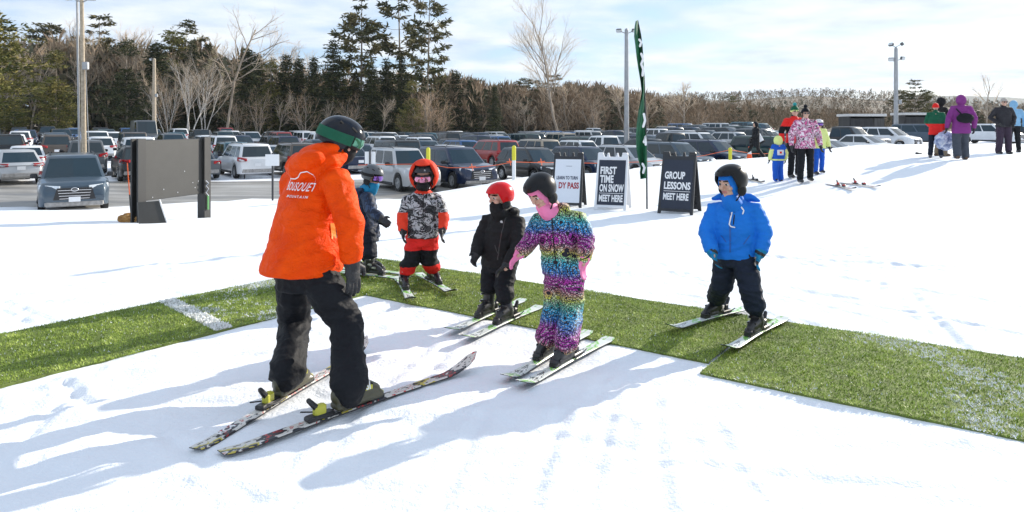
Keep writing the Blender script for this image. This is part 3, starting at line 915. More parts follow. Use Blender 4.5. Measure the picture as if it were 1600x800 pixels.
def car(kind, colour, pos, yaw, fine=True, name=None):
    """one vehicle with its own body paint; every part is its own object"""
    key = (kind, fine)
    if kind not in _cm: _cm[kind] = car_meshes(kind, True)
    q = _cm[kind]; L = CT[kind][0]
    nm = name or {'suv': 'parked_suv', 'crossover': 'parked_crossover', 'sedan': 'parked_sedan', 'hatchback': 'parked_hatchback', 'pickup': 'pickup_truck', 'van': 'parked_van', 'boxy suv': 'boxy_suv', 'old suv': 'parked_suv', 'minivan': 'minivan'}[kind]
    r = empty(nm, pos, yaw)
    sh = Vector((-L / 2, 0, 0))

    def part(n, me, parent=r, loc=sh): return link(n, me, parent, loc)
    b = part('body', q['body']); b.material_slots[0].link = 'OBJECT'; b.material_slots[0].material = PAINT[colour]
    part('windscreen', q['windscreen']); part('rear_window', q['rear_window'])
    for m in q['windows']: part('window', m)
    for x, y, z, s in q['wheels']:
        w = part('wheel', q['tyre'], r, sh + Vector((x, y, z))); w.rotation_euler = (0, 0, 0 if s > 0 else math.pi)
        part('rim', q['rim'], w, None)
    for m in q['headlights']: part('headlight', m)
    for m in q['tail_lights']: part('tail_light', m)
    part('grille', q['grille'])
    for m in q['bumpers']: part('bumper', m)
    if fine:
        part('emblem', q['emblem'])
        part('licence_plate', q['plate_f']); part('licence_plate', q['plate_r'])
        for m in q['mirrors']: part('mirror', m)
        for m in q.get('roof_rails', []): part('roof_rail', m)
        for m in q['sills']: part('sill', m)
    return r


HEAD = math.atan2(-.82, .57)
CARS = []          # (position, kind, colour, faces the camera?)


def lot_pos(a, px):
    d = a / (.82 - .57 * (px - 800) / FPX); x = (px - 800) / FPX * d
    return Vector((x, d, float(zlot(x, d))))


ROWS = [28, 39.5, 45.2, 57.5, 63.2, 75.5, 81.2, 93.5, 99.2, 111]
# cars that can be told in the photograph: row, photo column, kind, colour, F front seen / R rear seen
SEEN = [(0, 113, 'suv', 'slate blue', 'F'), (0, 628, 'old suv', 'silver', 'F'), (0, 708, 'suv', 'navy blue', 'F'), (0, 832, 'crossover', 'black', 'F'), (0, 912, 'crossover', 'navy blue', 'F'),
        (0, 982, 'crossover', 'silver', 'F'), (0, 1052, 'suv', 'slate blue', 'F'), (0, 1110, 'suv', 'navy blue', 'F'), (0, 1172, 'boxy suv', 'green', 'R'),
        (1, 20, 'hatchback', 'silver', 'R'), (1, 212, 'crossover', 'black', 'R'), (1, 270, 'sedan', 'grey', 'R'), (1, 335, 'suv', 'white', 'R'), (1, 436, 'suv', 'brown', 'R'), (1, 540, 'sedan', 'navy blue', 'R'), (1, 612, 'boxy suv', 'black', 'R'),
        (1, 695, 'hatchback', 'white', 'R'), (1, 768, 'suv', 'red', 'R'), (1, 832, 'suv', 'tan', 'R'), (1, 893, 'crossover', 'white', 'R'), (1, 944, 'pickup', 'white', 'R'), (1, 1000, 'crossover', 'black', 'R'), (1, 1050, 'pickup', 'black', 'R'), (1, 1092, 'suv', 'white', 'F'), (1, 1130, 'crossover', 'silver', 'R'), (1, 1166, 'suv', 'grey', 'R'),
        (2, 42, 'sedan', 'white', 'R'), (2, 92, 'suv', 'grey', 'R'), (2, 140, 'pickup', 'white', 'R'), (2, 192, 'crossover', 'blue', 'F'), (2, 240, 'crossover', 'teal', 'F'), (2, 300, 'sedan', 'silver', 'F'), (2, 374, 'sedan', 'teal', 'F'), (2, 420, 'sedan', 'navy blue', 'R'), (2, 474, 'crossover', 'silver', 'R'), (2, 575, 'crossover', 'slate blue', 'F'),
        (2, 668, 'crossover', 'blue', 'R'), (2, 742, 'hatchback', 'blue', 'F'), (2, 800, 'sedan', 'teal', 'F'), (2, 850, 'sedan', 'silver', 'F'), (2, 893, 'suv', 'green', 'R'), (2, 920, 'suv', 'slate blue', 'F'), (2, 958, 'suv', 'silver', 'F'), (2, 1010, 'crossover', 'navy blue', 'F'),
        (3, 12, 'suv', 'black', 'R'), (3, 66, 'suv', 'brown', 'R'), (3, 148, 'crossover', 'white', 'R'), (3, 440, 'suv', 'navy blue', 'R'), (3, 590, 'suv', 'white', 'R'), (3, 650, 'crossover', 'white', 'R'), (3, 700, 'sedan', 'brown', 'R'), (3, 738, 'suv', 'navy blue', 'R'), (3, 826, 'boxy suv', 'green', 'F'), (3, 870, 'boxy suv', 'tan', 'R'),
        (4, 60, 'suv', 'slate blue', 'F'), (4, 105, 'pickup', 'white', 'F'), (4, 20, 'crossover', 'white', 'R'), (5, 172, 'crossover', 'white', 'R'), (5, 32, 'crossover', 'white', 'R'), (6, 225, 'van', 'grey', 'F'), (5, 560, 'pickup', 'silver', 'F'), (4, 500, 'pickup', 'white', 'R'),
        (7, 113, 'crossover', 'blue', 'F'), (6, 165, 'suv', 'green', 'F'), (5, 350, 'suv', 'green', 'F')]
WT = ['white'] * 22 + ['silver'] * 12 + ['grey'] * 14 + ['black'] * 20 + ['navy blue'] * 11 + ['slate blue'] * 8 + ['blue'] * 8 + ['green'] * 3 + ['red'] * 5 + ['brown'] * 3 + ['tan'] * 2 + ['teal'] * 3
KT = ['suv'] * 8 + ['crossover'] * 9 + ['sedan'] * 5 + ['hatchback'] * 3 + ['pickup'] * 2 + ['minivan'] * 2 + ['boxy suv'] * 2
cr = random.Random(3)
AV, RV = Vector((-.57, .82, 0)), Vector((.82, .57, 0))
PLACED = []
for r, a in enumerate(ROWS):
    row = []
    for rr, px, k, c, f in SEEN:
        if rr == r:
            p = lot_pos(a, px); row.append([p.x * RV.x + p.y * RV.y, k, c, f, True])
    row.sort(key=lambda q: q[0])
    for i in range(1, len(row)):
        if row[i][0] - row[i - 1][0] < 2.62: row[i][0] = row[i - 1][0] + 2.62
    if r >= 1:
        lo = lot_pos(a, -15); lo = lo.x * RV.x + lo.y * RV.y
        hi = lot_pos(a, {1: 1215, 2: 1205, 3: 1190, 4: 1180, 5: 1130, 6: 1080, 7: 1000, 8: 880, 9: 640}[r]); hi = hi.x * RV.x + hi.y * RV.y
        t = lo
        while t < hi:
            if all(abs(t - q[0]) > 2.62 for q in row):
                if cr.random() < .93: row.append([t, cr.choice(KT), cr.choice(WT), 'FR'[(r % 2) ^ (cr.random() < .18)], False])
                t += 2.68 + cr.random() * .12
            else: t += .1
        row.sort(key=lambda q: q[0])
    for t, k, c, f, seen in row:
        p = AV * a + RV * t; d = p.y; px = 800 + p.x / p.y * FPX
        # the lot ends at the trees
        lim = float(np.interp(px, [0, 250, 500, 800, 1000, 1200], [88, 84, 100, 112, 100, 92]))
        if d > lim and not seen: continue
        PLACED.append((r, t, Vector((p.x, p.y, float(zlot(p.x, p.y)))), k, c, f, seen))
# beyond the snow crest on the other side, where the sheds are
for px, d, k, c, f in [(1292, 43.5, 'sedan', 'silver', 'F'), (1322, 51, 'pickup', 'black', 'F'), (1350, 47.5, 'sedan', 'white', 'F'), (1386, 54, 'crossover', 'white', 'F'), (1441, 60, 'minivan', 'slate blue', 'F'), (1546, 62, 'suv', 'white', 'F'), (1592, 66, 'suv', 'black', 'F'), (1264, 50, 'crossover', 'grey', 'F'), (1232, 48, 'sedan', 'silver', 'R')]:
    x = (px - 800) / FPX * d; PLACED.append((0, x * RV.x + d * RV.y, Vector((x, d, float(zlot(x, d)))), k, c, f, True))
ORD = ['front', 'second', 'third', 'fourth', 'fifth', 'sixth', 'seventh', 'eighth', 'ninth', 'tenth']
UNSEEN = set()
SHOWN = {'suv': 'suv', 'crossover': 'crossover', 'old suv': 'old suv', 'boxy suv': 'boxy suv'}
nc = 0
byrow = {}
for q in PLACED: byrow.setdefault(q[0], []).append(q)
taken = {}
for r, row in byrow.items():
    row.sort(key=lambda q: q[1])
    for i, (r_, t, p, k, c, f, seen) in enumerate(row):
        nc += 1
        if nc in UNSEEN: continue
        nb = []
        if i > 0: nb.append(row[i - 1])
        if i < len(row) - 1: nb.append(row[i + 1])
        face = 'front showing' if f == 'F' else 'rear showing'
        say = lambda c_, k_: f"{c_.split()[0]} {'offroader' if k_ == 'boxy suv' else k_}"
        lab = f"{say(c, k)}, {face}, between " + ' and '.join(say(n[4], n[3]) for n in nb) + f", {ORD[r]} row from the snow" if len(nb) == 2 else f"{say(c, k)}, {face}, beside the {say(nb[0][4], nb[0][3])} at the end of the {ORD[r]} row"
        yaw = (HEAD if f == 'F' else HEAD + math.pi) + cr.uniform(-.03, .03)
        if not seen: p = p + AV * cr.uniform(-.35, .35)
        if k == 'hatchback' and r == 1 and p.x < -15: yaw += .16
        o = car(k, c, p, yaw, fine=p.y < 75)
        if lab in taken: taken[lab] += 1
        taken.setdefault(lab, 1)
        tag(o, lab, {'pickup': 'pickup truck', 'van': 'van', 'minivan': 'minivan'}.get(k, 'car'), 'cars in the parking lot')
        CARS.append((o, r, k, c, f, p))
# ------------------------------------------------------------------ people
def cloth(name, col, rough=.68, var=.10, bump=.5, sheen=0.0): return pmat('cloth_' + name, col, rough, 0, .2, var, 5.0, bump, 18.0, 0, sheen)


m_skin = pmat('skin', (.56, .34, .25), .5, var=.06, vscale=14)
m_eye = pmat('eye_dark', (.015, .01, .008), .2); m_white = pmat('eye_white', (.6, .58, .55), .3); m_lip = pmat('lips', (.45, .17, .15), .5); m_brow = pmat('dark_hair', (.02, .014, .01), .7)
c_orange = nodemat('orange_shell', lambda nt, v: (ramp(nt, tex(nt, v, 7.0, 3.0), [(.3, (.80, .056, .0)), (.7, (.92, .082, .0))]),
                                                  M(nt, 'ADD', tex(nt, scaled(nt, v, (1, 1, 1.6)), 9.0, 5.0, .6, dist=1.0), M(nt, 'MULTIPLY', tex(nt, v, 130.0, 2.0), .06)), .9, .035), rough=.6, spec=.12)
c_black = cloth('black', (.008, .009, .012)); c_black2 = cloth('charcoal_black', (.012, .012, .013)); c_navy = cloth('navy', (.012, .018, .034)); c_dnavy = cloth('dark_navy', (.010, .014, .024))
c_red = cloth('red', (.72, .022, .018)); c_redh = cloth('bright_red', (.75, .05, .02)); c_blue = cloth('blue', (.01, .17, .62)); c_cyan = cloth('cyan', (.012, .20, .38)); c_pink = cloth('pink', (.80, .22, .42), bump=.2)
c_khaki = cloth('khaki', (.20, .16, .11)); c_purple = cloth('purple', (.21, .035, .20)); c_slate = cloth('slate_pants', (.06, .07, .09)); c_blue2 = cloth('snow_blue', (.012, .10, .52))
c_hiv = cloth('pale_yellow', (.70, .78, .28)); c_green = cloth('green', (.01, .10, .05)); c_grey = cloth('grey', (.12, .12, .125)); c_jean = cloth('jeans', (.02, .03, .06)); c_lblue = cloth('light_blue', (.22, .42, .62)); c_white = cloth('white', (.75, .76, .78))
c_maroon = cloth('plum_trousers', (.045, .03, .05))
m_glove = pmat('glove_black', (.018, .018, .02), .6, var=.2, bump=.3)
m_boot = pmat('boot_shell', (.022, .022, .024), .35, spec=.5, var=.15); m_buckle = pmat('buckle_metal', (.5, .5, .5), .3, .8)
m_hel = {n: pmat('helmet_' + n, c, r, 0, .22, coat=ct * .5) for n, c, r, ct in [('gloss_navy', (.008, .010, .016), .12, .25), ('grey', (.10, .11, .12), .38, .1), ('black', (.010, .010, .011), .33, .05), ('red', (.60, .006, .010), .25, .2), ('white', (.7, .7, .72), .3, .2), ('charcoal', (.035, .037, .04), .36, .1)]}
m_pad = pmat('helmet_padding', (.012, .012, .013), .9); m_vent = pmat('vent_dark', (.004, .004, .004), .8)
m_lens = {'green': pmat('lens_green', (.10, .30, .20), .08, .6, .8), 'rose': pmat('lens_rose', (.55, .22, .35), .08, .75, .8), 'violet': pmat('lens_violet', (.22, .10, .42), .08, .7, .8), 'dark': pmat('lens_dark', (.02, .02, .025), .08, 0, .8)}
m_strapg = cloth('goggle_green', (.012, .10, .055)); m_print = pmat('white_print', (.80, .80, .80), .6); m_numb = pmat('sticker_white', (.75, .77, .8), .5)


def camo(name, cols, scale, stretch=(1, 1, 1)):
    def fn(nt, v):
        a = tex(nt, scaled(nt, v, stretch), scale, 3.0, .6, dist=.6)
        n = len(cols); st = [(.0 if i == 0 else .36 + .28 * (i - .5) / (n - 1), c) for i, c in enumerate(cols)]
        return ramp(nt, a, st, 'CONSTANT'), tex(nt, v, 16.0, 4.0), .4, .02
    return nodemat(name, fn, rough=.65, spec=.3)


c_camo = camo('grey_print', [(.012, .012, .014), (.05, .05, .055), (.012, .012, .014), (.40, .40, .42), (.03, .03, .034), (.55, .55, .57)], 11, (1, 1, 1.5))
c_pcamo = camo('pink_print', [(.62, .10, .28), (.02, .015, .02), (.75, .62, .68), (.25, .03, .12), (.72, .25, .42), (.8, .7, .75)], 9)
c_ncamo = camo('navy_print', [(.010, .018, .04), (.018, .034, .075), (.010, .016, .036), (.035, .06, .12)], 9, (1, 1, .8))


def mandala(nt, v):
    z = nd(nt, 'ShaderNodeSeparateXYZ', {0: v}).outputs[2]
    w = M(nt, 'ADD', z, M(nt, 'MULTIPLY', M(nt, 'SUBTRACT', tex(nt, v, 3.0, 2.0), .5), .10))
    band = M(nt, 'FRACT', M(nt, 'MULTIPLY', w, 3.3))
    col = ramp(nt, band, [(0, (.40, .02, .32)), (.16, (.48, .04, .40)), (.30, (.03, .20, .60)), (.46, (.03, .42, .70)), (.60, (.10, .50, .36)), (.72, (.55, .62, .08)), (.84, (.52, .30, .16)), (1, (.40, .02, .32))])
    ring = nd(nt, 'ShaderNodeTexVoronoi', {'Vector': v, 'Scale': 6.5}, feature='F1').outputs['Distance']
    rs = M(nt, 'SINE', M(nt, 'MULTIPLY', ring, 40.0))
    vor = nd(nt, 'ShaderNodeTexVoronoi', {'Vector': v, 'Scale': 60.0}, feature='DISTANCE_TO_EDGE').outputs['Distance']
    line = M(nt, 'MULTIPLY', M(nt, 'GREATER_THAN', vor, M(nt, 'ADD', M(nt, 'MULTIPLY', rs, .03), .09)), M(nt, 'GREATER_THAN', rs, -.84))
    c2 = mixc(nt, M(nt, 'MULTIPLY', M(nt, 'GREATER_THAN', rs, .62), .45), col, (.62, .70, .62))
    return mixc(nt, line, (.012, .010, .02), c2), tex(nt, v, 16.0, 4.0), .35, .02


c_rain = nodemat('mandala_print', mandala, rough=.6, spec=.3)


def V(*a): return Vector(a)


def shell(Rm, c, rad, front, sides, back, thick=.012, mats=0, seg=40, rows=12, fw=55):
    """dome open below: lower rim angle (degrees from the crown) at the front, at the sides, at the back"""
    mb = MB(); rg_ = []
    for k, s in ((0, 1.0), (1, 1 - thick / rad[0])):
        for i in range(rows + 1):
            ring = []
            for j in range(seg):
                a = 2 * math.pi * j / seg          # 0 = forward
                da = abs((math.degrees(a) + 180) % 360 - 180)
                if da < fw: lim = front
                elif da < fw + 16: lim = front + (sides - front) * (da - fw) / 16
                elif da < 120: lim = sides
                else: lim = sides + (back - sides) * min(1, (da - 120) / 40)
                t = R(max(1.5, lim * (i / rows) ** .9)); z = math.cos(t); q = math.sin(t) ** (.92)
                ring.append(Vector(c) + Rm @ Vector((rad[0] * q * math.sin(a), rad[1] * q * math.cos(a), rad[2] * z)) * s)
            rg_.append(ring)
    n = rows + 1
    mb.loft(rg_[:n] + rg_[:n - 1:-1], caps=True)
    return mb


def head_parts(mb, c, Hm, k):
    """skull, jaw, nose, cheeks, lips, ears, grown into the body mesh"""
    P = lambda x, y, z: Vector(c) + Hm @ (Vector((x, y, z)) * k)
    mb.ell(P(0, -.01, .02), (.076 * k, .094 * k, .098 * k), Hm); mb.ell(P(0, .022, -.055), (.056 * k, .062 * k, .062 * k), Hm)
    mb.tube([P(0, .082, .018), P(0, .102, -.014), P(0, .100, -.022)], [.009 * k, .014 * k, .012 * k], 8)
    for s in (1, -1):
        mb.ell(P(.038 * s, .055, -.022), (.03 * k, .028 * k, .026 * k), Hm); mb.ell(P(.078 * s, -.005, 0), (.012 * k, .024 * k, .032 * k), Hm)
        mb.ell(P(.030 * s, .074, .012), (.016 * k, .012 * k, .010 * k), Hm)
    mb.ell(P(0, .068, .034), (.055 * k, .022 * k, .012 * k), Hm); mb.ell(P(0, .082, -.052), (.024 * k, .011 * k, .010 * k), Hm); mb.ell(P(0, .070, -.092), (.022 * k, .018 * k, .018 * k), Hm)


def face_fn(c, Hm, k):
    inv = Hm.transposed(); c = Vector(c)

    def fn(p):
        q = inv @ (p - c) / k
        if q.y > .05:
            for s in (1, -1):
                e = math.hypot((q.x - .031 * s) / 1.5, q.z - .010)
                if e < .0105: return 1 if abs(q.x - .031 * s) < .009 else 2
                if abs(q.x - .032 * s) < .022 and abs(q.z - .034 - (.004 - abs(q.x - .032 * s) * .15)) < .005: return 4
            if abs(q.x) < .025 and abs(q.z + .052) < .0095: return 3
        return 0
    return fn


def hand(mb, wr, d, thumb, s, curl=.35, spread=.08):
    """palm, four bent fingers and a thumb from the side of the palm"""
    d = Vector(d).normalized(); th = Vector(thumb); th = (th - d * th.dot(d)).normalized(); n = d.cross(th)   # n: back or palm normal
    wr = Vector(wr)
    Rm = Matrix((th, d, n)).transposed()
    mb.ell(wr + d * .045 * s, (.042 * s, .056 * s, .022 * s), Rm)
    mb.tube([wr - d * .02 * s, wr + d * .01 * s], [.036 * s, .034 * s], 12)
    for i, (o, L) in enumerate(((.030, .072), (.010, .082), (-.010, .076), (-.029, .058))):
        p = wr + d * .082 * s + th * o * s; dd = (d + th * o * spread * 30).normalized(); pts = [p]
        for k in range(3):
            a = curl * (k + .4); q = (dd * math.cos(a) - n * math.sin(a)); pts.append(pts[-1] + q * L * s * (.42, .33, .25)[k])
        mb.tube(pts, [.0115 * s, .0112 * s, .0105 * s, .009 * s], 8)
    p = wr + d * .022 * s + th * .034 * s
    mb.tube([p, p + (d * .5 + th * .8).normalized() * .034 * s, p + (d * .5 + th * .8).normalized() * .034 * s + (d * .9 + th * .25 - n * .25).normalized() * .034 * s], [.016 * s, .0135 * s, .011 * s], 8)


def ski_boot(name, parent, off, ank, h, s, shell_m=None, accent=None, vox=.009, knee=None, top=.31):
    """hard boot: sole and foot shell, cuff leaning forward, buckles; ank = ground point under the ankle, h = heading"""
    h = Vector((h[0], h[1], 0)).normalized(); r = Vector((h.y, -h.x, 0)); u = Vector((0, 0, 1)); Rm = Matrix((r, h, u)).transposed(); a = Vector(ank)
    P = lambda x, y, z: a + Rm @ (Vector((x, y, z)) * s)
    mb = MB()
    mb.box(P(0, .055, .02), (.088 * s, .31 * s, .04 * s), Rm, 0, .012 * s)
    mb.tube([P(0, -.06, .07), P(0, .03, .085), P(0, .12, .062), P(0, .165, .048)], [.052 * s, .055 * s, .046 * s, .034 * s], 12)
    kd = (Vector(knee) - P(0, -.015, .10)).normalized() if knee is not None else Rm @ V(0, .2, 1).normalized()
    if kd.z < .8: kd = (kd + V(0, 0, .6)).normalized()
    c0 = P(0, -.015, .10); Q = lambda t: c0 + kd * (t * s)
    mb.tube([P(0, -.02, .07), c0, Q((top - .1) * .5), Q(top - .1)], [.060 * s, .062 * s, .064 * s, .066 * s], 14)
    me = fuse(mb, vox, 2, [shell_m or m_boot], name='ski_boot', off=off)
    o = link(name, me, parent)
    bk = MB()
    for y, z, w in ((.115, .085, .05), (.06, .125, .062), (.088, .2, .066), (.108, .265, .068)):
        if z > top - .03: continue
        fw = P(0, y, z) if z < .15 else Q(z - .10) + h * .062 * s
        bk.box(fw + u * .008 * s, (w * 1.7 * s, .02 * s, .014 * s), Rm); bk.box(fw + r * w * .92 * s - h * .03 * s, (.014 * s, .06 * s, .022 * s), Rm, 1)
    bk.v = [tuple(Vector(v) - Vector(off)) for v in bk.v]
    bk.build('buckles', [m_pad, accent or m_buckle], o)
    return o


def rings_of(mb, rows, Fs):
    """torso: rows of (centre, half width, half depth), Fs = facing vectors per row"""
    rg_ = []
    for (c, hw, hd), f in zip(rows, Fs):
        f = Vector((f[0], f[1], 0)).normalized(); r = Vector((f.y, -f.x, 0)); ring = []
        for j in range(24):
            a = 2 * math.pi * j / 24; x, y = math.sin(a), math.cos(a)
            x = math.copysign(abs(x) ** .85, x); y = math.copysign(abs(y) ** .85, y)
            ring.append(Vector(c) + r * x * hw + f * y * hd)
        rg_.append(ring)
    mb.loft(rg_)


class Person:
    def __init__(s, label, root, group=None, name='person'):
        s.o = empty(name, root, 0, label, 'person', group); s.off = Vector(root)

    def garment(s, name, mb, mats, vox=.012, smooth=4, wr=.004, wf=9.0, matfn=None, seed=0):
        me = fuse(mb, vox, smooth, mats if isinstance(mats, (list, tuple)) else [mats], matfn, wr, wf, seed, name, s.off)
        return link(name, me, s.o)

    def raw(s, name, mb, mats, parent=None, auto=50):
        mb.v = [tuple(Vector(v) - s.off) for v in mb.v]
        return mb.build(name, mats, parent or s.o, auto=auto)


def figure(label, J, F, Fp, HF, k, cl, root=None, vox=.012, group=None, Hup=(0, 0, 1), skin=None, fine=True, seed=0):
    """one person. J: joints in world coordinates; F, Fp: facing of chest and hips; HF: where the head looks; k: head size (1 = adult);
    cl: clothes (sizes and materials)"""
    root = Vector(root if root is not None else (J['anL'] + J['anR']) / 2); root.z = min(J['anL'].z, J['anR'].z)
    P = Person(label, root, group); s = cl.get('s', 1.0)
    Hm = frame(HF, Hup); hc = J['head']
    P.Hm, P.hc, P.k = Hm, hc, k
    # the body: one continuous surface, mostly under the clothes
    b = MB(); head_parts(b, hc, Hm, k)
    b.tube([hc - Hm @ Vector((0, .01, .05)) * k, J['neck'], J['neck'].lerp(J['chest'], .4)], [.052 * k, .052 * k, .07 * s], 12)
    b.tube([J['neck'].lerp(J['chest'], .3), J['chest'], J['pelvis']], [.10 * s, .115 * s, .11 * s], 14)
    la = cl.get('arm', (.055, .048, .04)); ll = cl.get('leg', (.085, .07, .06))
    for q in 'LR':
        b.tube([J['sh' + q], J['el' + q], J['wr' + q]], [la[0] * .62, la[1] * .6, la[2] * .6], 10)
        b.tube([J['hip' + q], J['kn' + q], J['an' + q] + V(0, 0, .05)], [ll[0] * .6, ll[1] * .45, ll[2] * .4], 10)
        b.tube([J['chest'], J['sh' + q]], [.08 * s, la[0] * .6], 8); b.tube([J['pelvis'], J['hip' + q]], [.09 * s, ll[0] * .66], 8)
        d = (J['wr' + q] - J['el' + q]).normalized(); f3 = V(F[0], F[1], 0).normalized()
        if cl.get('bare_hands'): hand(b, J['wr' + q], d, f3, cl.get('hand', 1.0))
        else: b.tube([J['wr' + q], J['wr' + q] + d * .07 * s], [la[2] * .5, .02 * s], 8)
    body = link('body', fuse(b, .0065 * max(.8, k) if fine else .013, 1, [skin or m_skin, m_eye, m_white, m_lip, m_brow], face_fn(hc, Hm, k) if fine else None, name='body', off=P.off), P.o)
    # trousers
    tr = MB(); fp = V(Fp[0], Fp[1], 0).normalized()
    hw, hd = cl.get('hipw', (.19 * s, .135 * s))
    rings_of(tr, [(J['pelvis'] + V(0, 0, .12 * s), hw * .9, hd), (J['pelvis'], hw, hd * 1.05), ((J['hipL'] + J['hipR']) / 2 - V(0, 0, .06 * s), hw * .9, hd)], [Fp] * 3)
    for q in 'LR':
        h, kn, an = J['hip' + q], J['kn' + q], J['an' + q]; hem = cl.get('hem', 1.0)
        tr.tube([h + V(0, 0, .03), h.lerp(kn, .5), kn, kn.lerp(an, .5), an + (kn - an).normalized() * cl.get('cuff', .12)],
                [ll[0], ll[0] * .55 + ll[1] * .5, ll[1], ll[1] * .45 + ll[2] * .55, ll[2] * hem], 14, cap=1)
    P.trousers = P.garment('trousers', tr, cl['trouser_m'], vox, 4, cl.get('wr', .004) * 1.2, 8.0, cl.get('trouser_fn'), seed)
    # jacket
    jk = MB(); rows = cl['torso']; rings_of(jk, [r[:3] for r in rows], [r[3] if len(r) > 3 else F for r in rows])
    for q in 'LR':
        sh, el, wr = J['sh' + q], J['el' + q], J['wr' + q]
        top = rows[-2][0]
        jk.tube([top.lerp(sh, .45), sh, sh.lerp(el, .5), el, el.lerp(wr, .55), wr], [la[0] * .95, la[0] * 1.05, la[0] * .5 + la[1] * .55, la[1] * 1.05, la[1] * .4 + la[2] * .65, la[2]], 14, cap=1)
    f3 = V(F[0], F[1], 0).normalized(); r3 = V(f3.y, -f3.x, 0); nk = J['neck']
    if cl.get('extra'): cl['extra'](jk)
    if cl.get('collar', 1): jk.tube([nk - V(0, 0, .03 * s), nk + V(0, 0, .035 * s)], [.085 * s, .078 * s], 14, cap=1)
    if cl.get('hood') == 'down':
        m = cl.get('hoodk', 1.0) * s; pts = []
        for i in range(9):
            a = R(-105 + 210 * i / 8); pts.append(nk + (-f3 * math.cos(a) * .105 + r3 * math.sin(a) * .12) * m + V(0, 0, .02 - .04 * math.cos(a)) * m)
        jk.tube(pts, [.03 * m, .045 * m, .055 * m, .065 * m, .07 * m, .065 * m, .055 * m, .045 * m, .03 * m], 12)
    P.jacket = P.garment('jacket', jk, cl['jacket_m'], vox, cl.get('jsm', 4), cl.get('wr', .004), cl.get('wf', 9.0), cl.get('jacket_fn'), seed + 3)
    # gloves
    if cl.get('glove_m') and not cl.get('bare_hands'):
        for q in 'LR':
            g = MB(); d = cl.get('hd' + q) or (J['wr' + q] - J['el' + q]); th = cl.get('th' + q) or f3
            hand(g, J['wr' + q] + Vector(d).normalized() * .02 * s, d, th, cl.get('hand', 1.0) * 1.12, cl.get('curl', .4))
            dn = Vector(d).normalized(); g.tube([J['wr' + q] + dn * .0 * cl.get('hand', 1.0), J['wr' + q] + dn * .03 * cl.get('hand', 1.0)], [la[2] * .92, la[2] * .8], 12)
            P.garment('glove', g, cl['glove_m'], .0055 if fine else .012, 1, .0, matfn=cl.get('glove_fn'))
    return P


def helmet(P, m, sz=1.0, front=74, num=None, vents=True, rad=(.122, .146, .128), lift=.022):
    k = P.k * sz; c = P.hc + P.Hm @ V(0, -.012, lift) * P.k; H_ = P.Hm
    r = [q * k for q in rad]
    o = P.raw('helmet', shell(H_, c, r, front, 118, 112, .014 * k), m)
    for s in (1, -1):
        pd = MB(); pd.ell(c + H_ @ V(s * .098 * k, .0, -.078 * k), (.02 * k, .048 * k, .046 * k), H_); P.raw('ear_pad', pd, m_pad)
    st = MB()
    st.tube([c + H_ @ V(x * k, y * k, z * k) for x, y, z in ((.098, .02, -.10), (.075, .045, -.145), (.03, .06, -.168), (-.03, .06, -.168), (-.075, .045, -.145), (-.098, .02, -.10))], .006 * k, 6)
    P.raw('chin_strap', st, m_pad)
    if vents:
        for s in (1, -1):
            for a, t in ((22, 38), (60, 52), (100, 48)):
                vm = MB()
                d = V(math.sin(R(t)) * math.sin(R(a)) * s, math.sin(R(t)) * math.cos(R(a)), math.cos(R(t))); q = c + H_ @ V(d.x * r[0], d.y * r[1], d.z * r[2])
                vm.box(q, (.010 * k, .038 * k, .006 * k), frame(H_ @ V(-d.x * s * .2, .9, -.35), H_ @ d), 0)
                P.raw('vent', vm, m_vent, o)
    P.hel = (c, r, k, o)
    return o


def goggles(P, lens, strap, drop=0.0, frame_m=None, wide=.0, straph=.018):
    c0, r, k, _ = P.hel; H_ = P.Hm; c = P.hc
    def arc(m, a0, a1, n, ra, rb, zs, th):
        rg_ = []
        for i in range(n + 1):
            a = R(a0 + (a1 - a0) * i / n); d = V(math.sin(a), math.cos(a), 0)
            pts = []
            for z, e in zs: pts.append(c + H_ @ V(d.x * (ra + e) , d.y * (rb + e), z + drop) * k)
            for z, e in zs[::-1]: pts.append(c + H_ @ V(d.x * (ra + e - th), d.y * (rb + e - th), z + drop) * k)
            rg_.append(pts)
        m.loft(rg_)
    fr = MB(); arc(fr, -62, 62, 14, .092, .112, [(-.042, -.004), (-.03, .008), (.035, .008), (.046, -.002)], .03)
    g = P.raw('goggles', fr, frame_m or m_pad, auto=40)
    ln = MB(); arc(ln, -55, 55, 14, .092, .114, [(-.032, .004), (0, .014), (.034, .006)], .01)
    P.raw('lens', ln, lens, g)
    sm = MB(); rg_ = []
    for i in range(29):
        a = R(58 + 244 * i / 28); q = c0 + H_ @ V(0, 0, 0); pts = []
        t = R(84 + 6 * math.sin(R(i / 28 * 180)))
        for dz, e in ((-straph - wide, .004), (straph + wide, .004), (straph + wide, -.006), (-straph - wide, -.006)):
            z = r[2] * math.cos(t) + dz * k; qq = math.sin(math.acos(max(-.99, min(.99, z / r[2])))) ** .92
            pts.append(q + H_ @ V((r[0] + e) * qq * math.sin(a), (r[1] + e) * qq * math.cos(a), z))
        rg_.append(pts)
    sm.loft(rg_); P.raw('strap', sm, strap, g)
    return g


def balaclava(P, m, k=1.0):
    H_ = P.Hm; kk = P.k * k; mb = shell(H_, P.hc + H_ @ V(0, -.008, .004) * P.k, [.090 * kk, .112 * kk, .122 * kk], 68, 150, 150, .010, fw=40)
    P.raw('balaclava', mb, m)
    nb = MB(); nb.tube([P.hc + H_ @ V(0, .035, -.125) * kk, P.hc + H_ @ V(0, .01, -.19) * kk], [.068 * kk, .085 * kk], 16); P.raw('neck_warmer', nb, m)


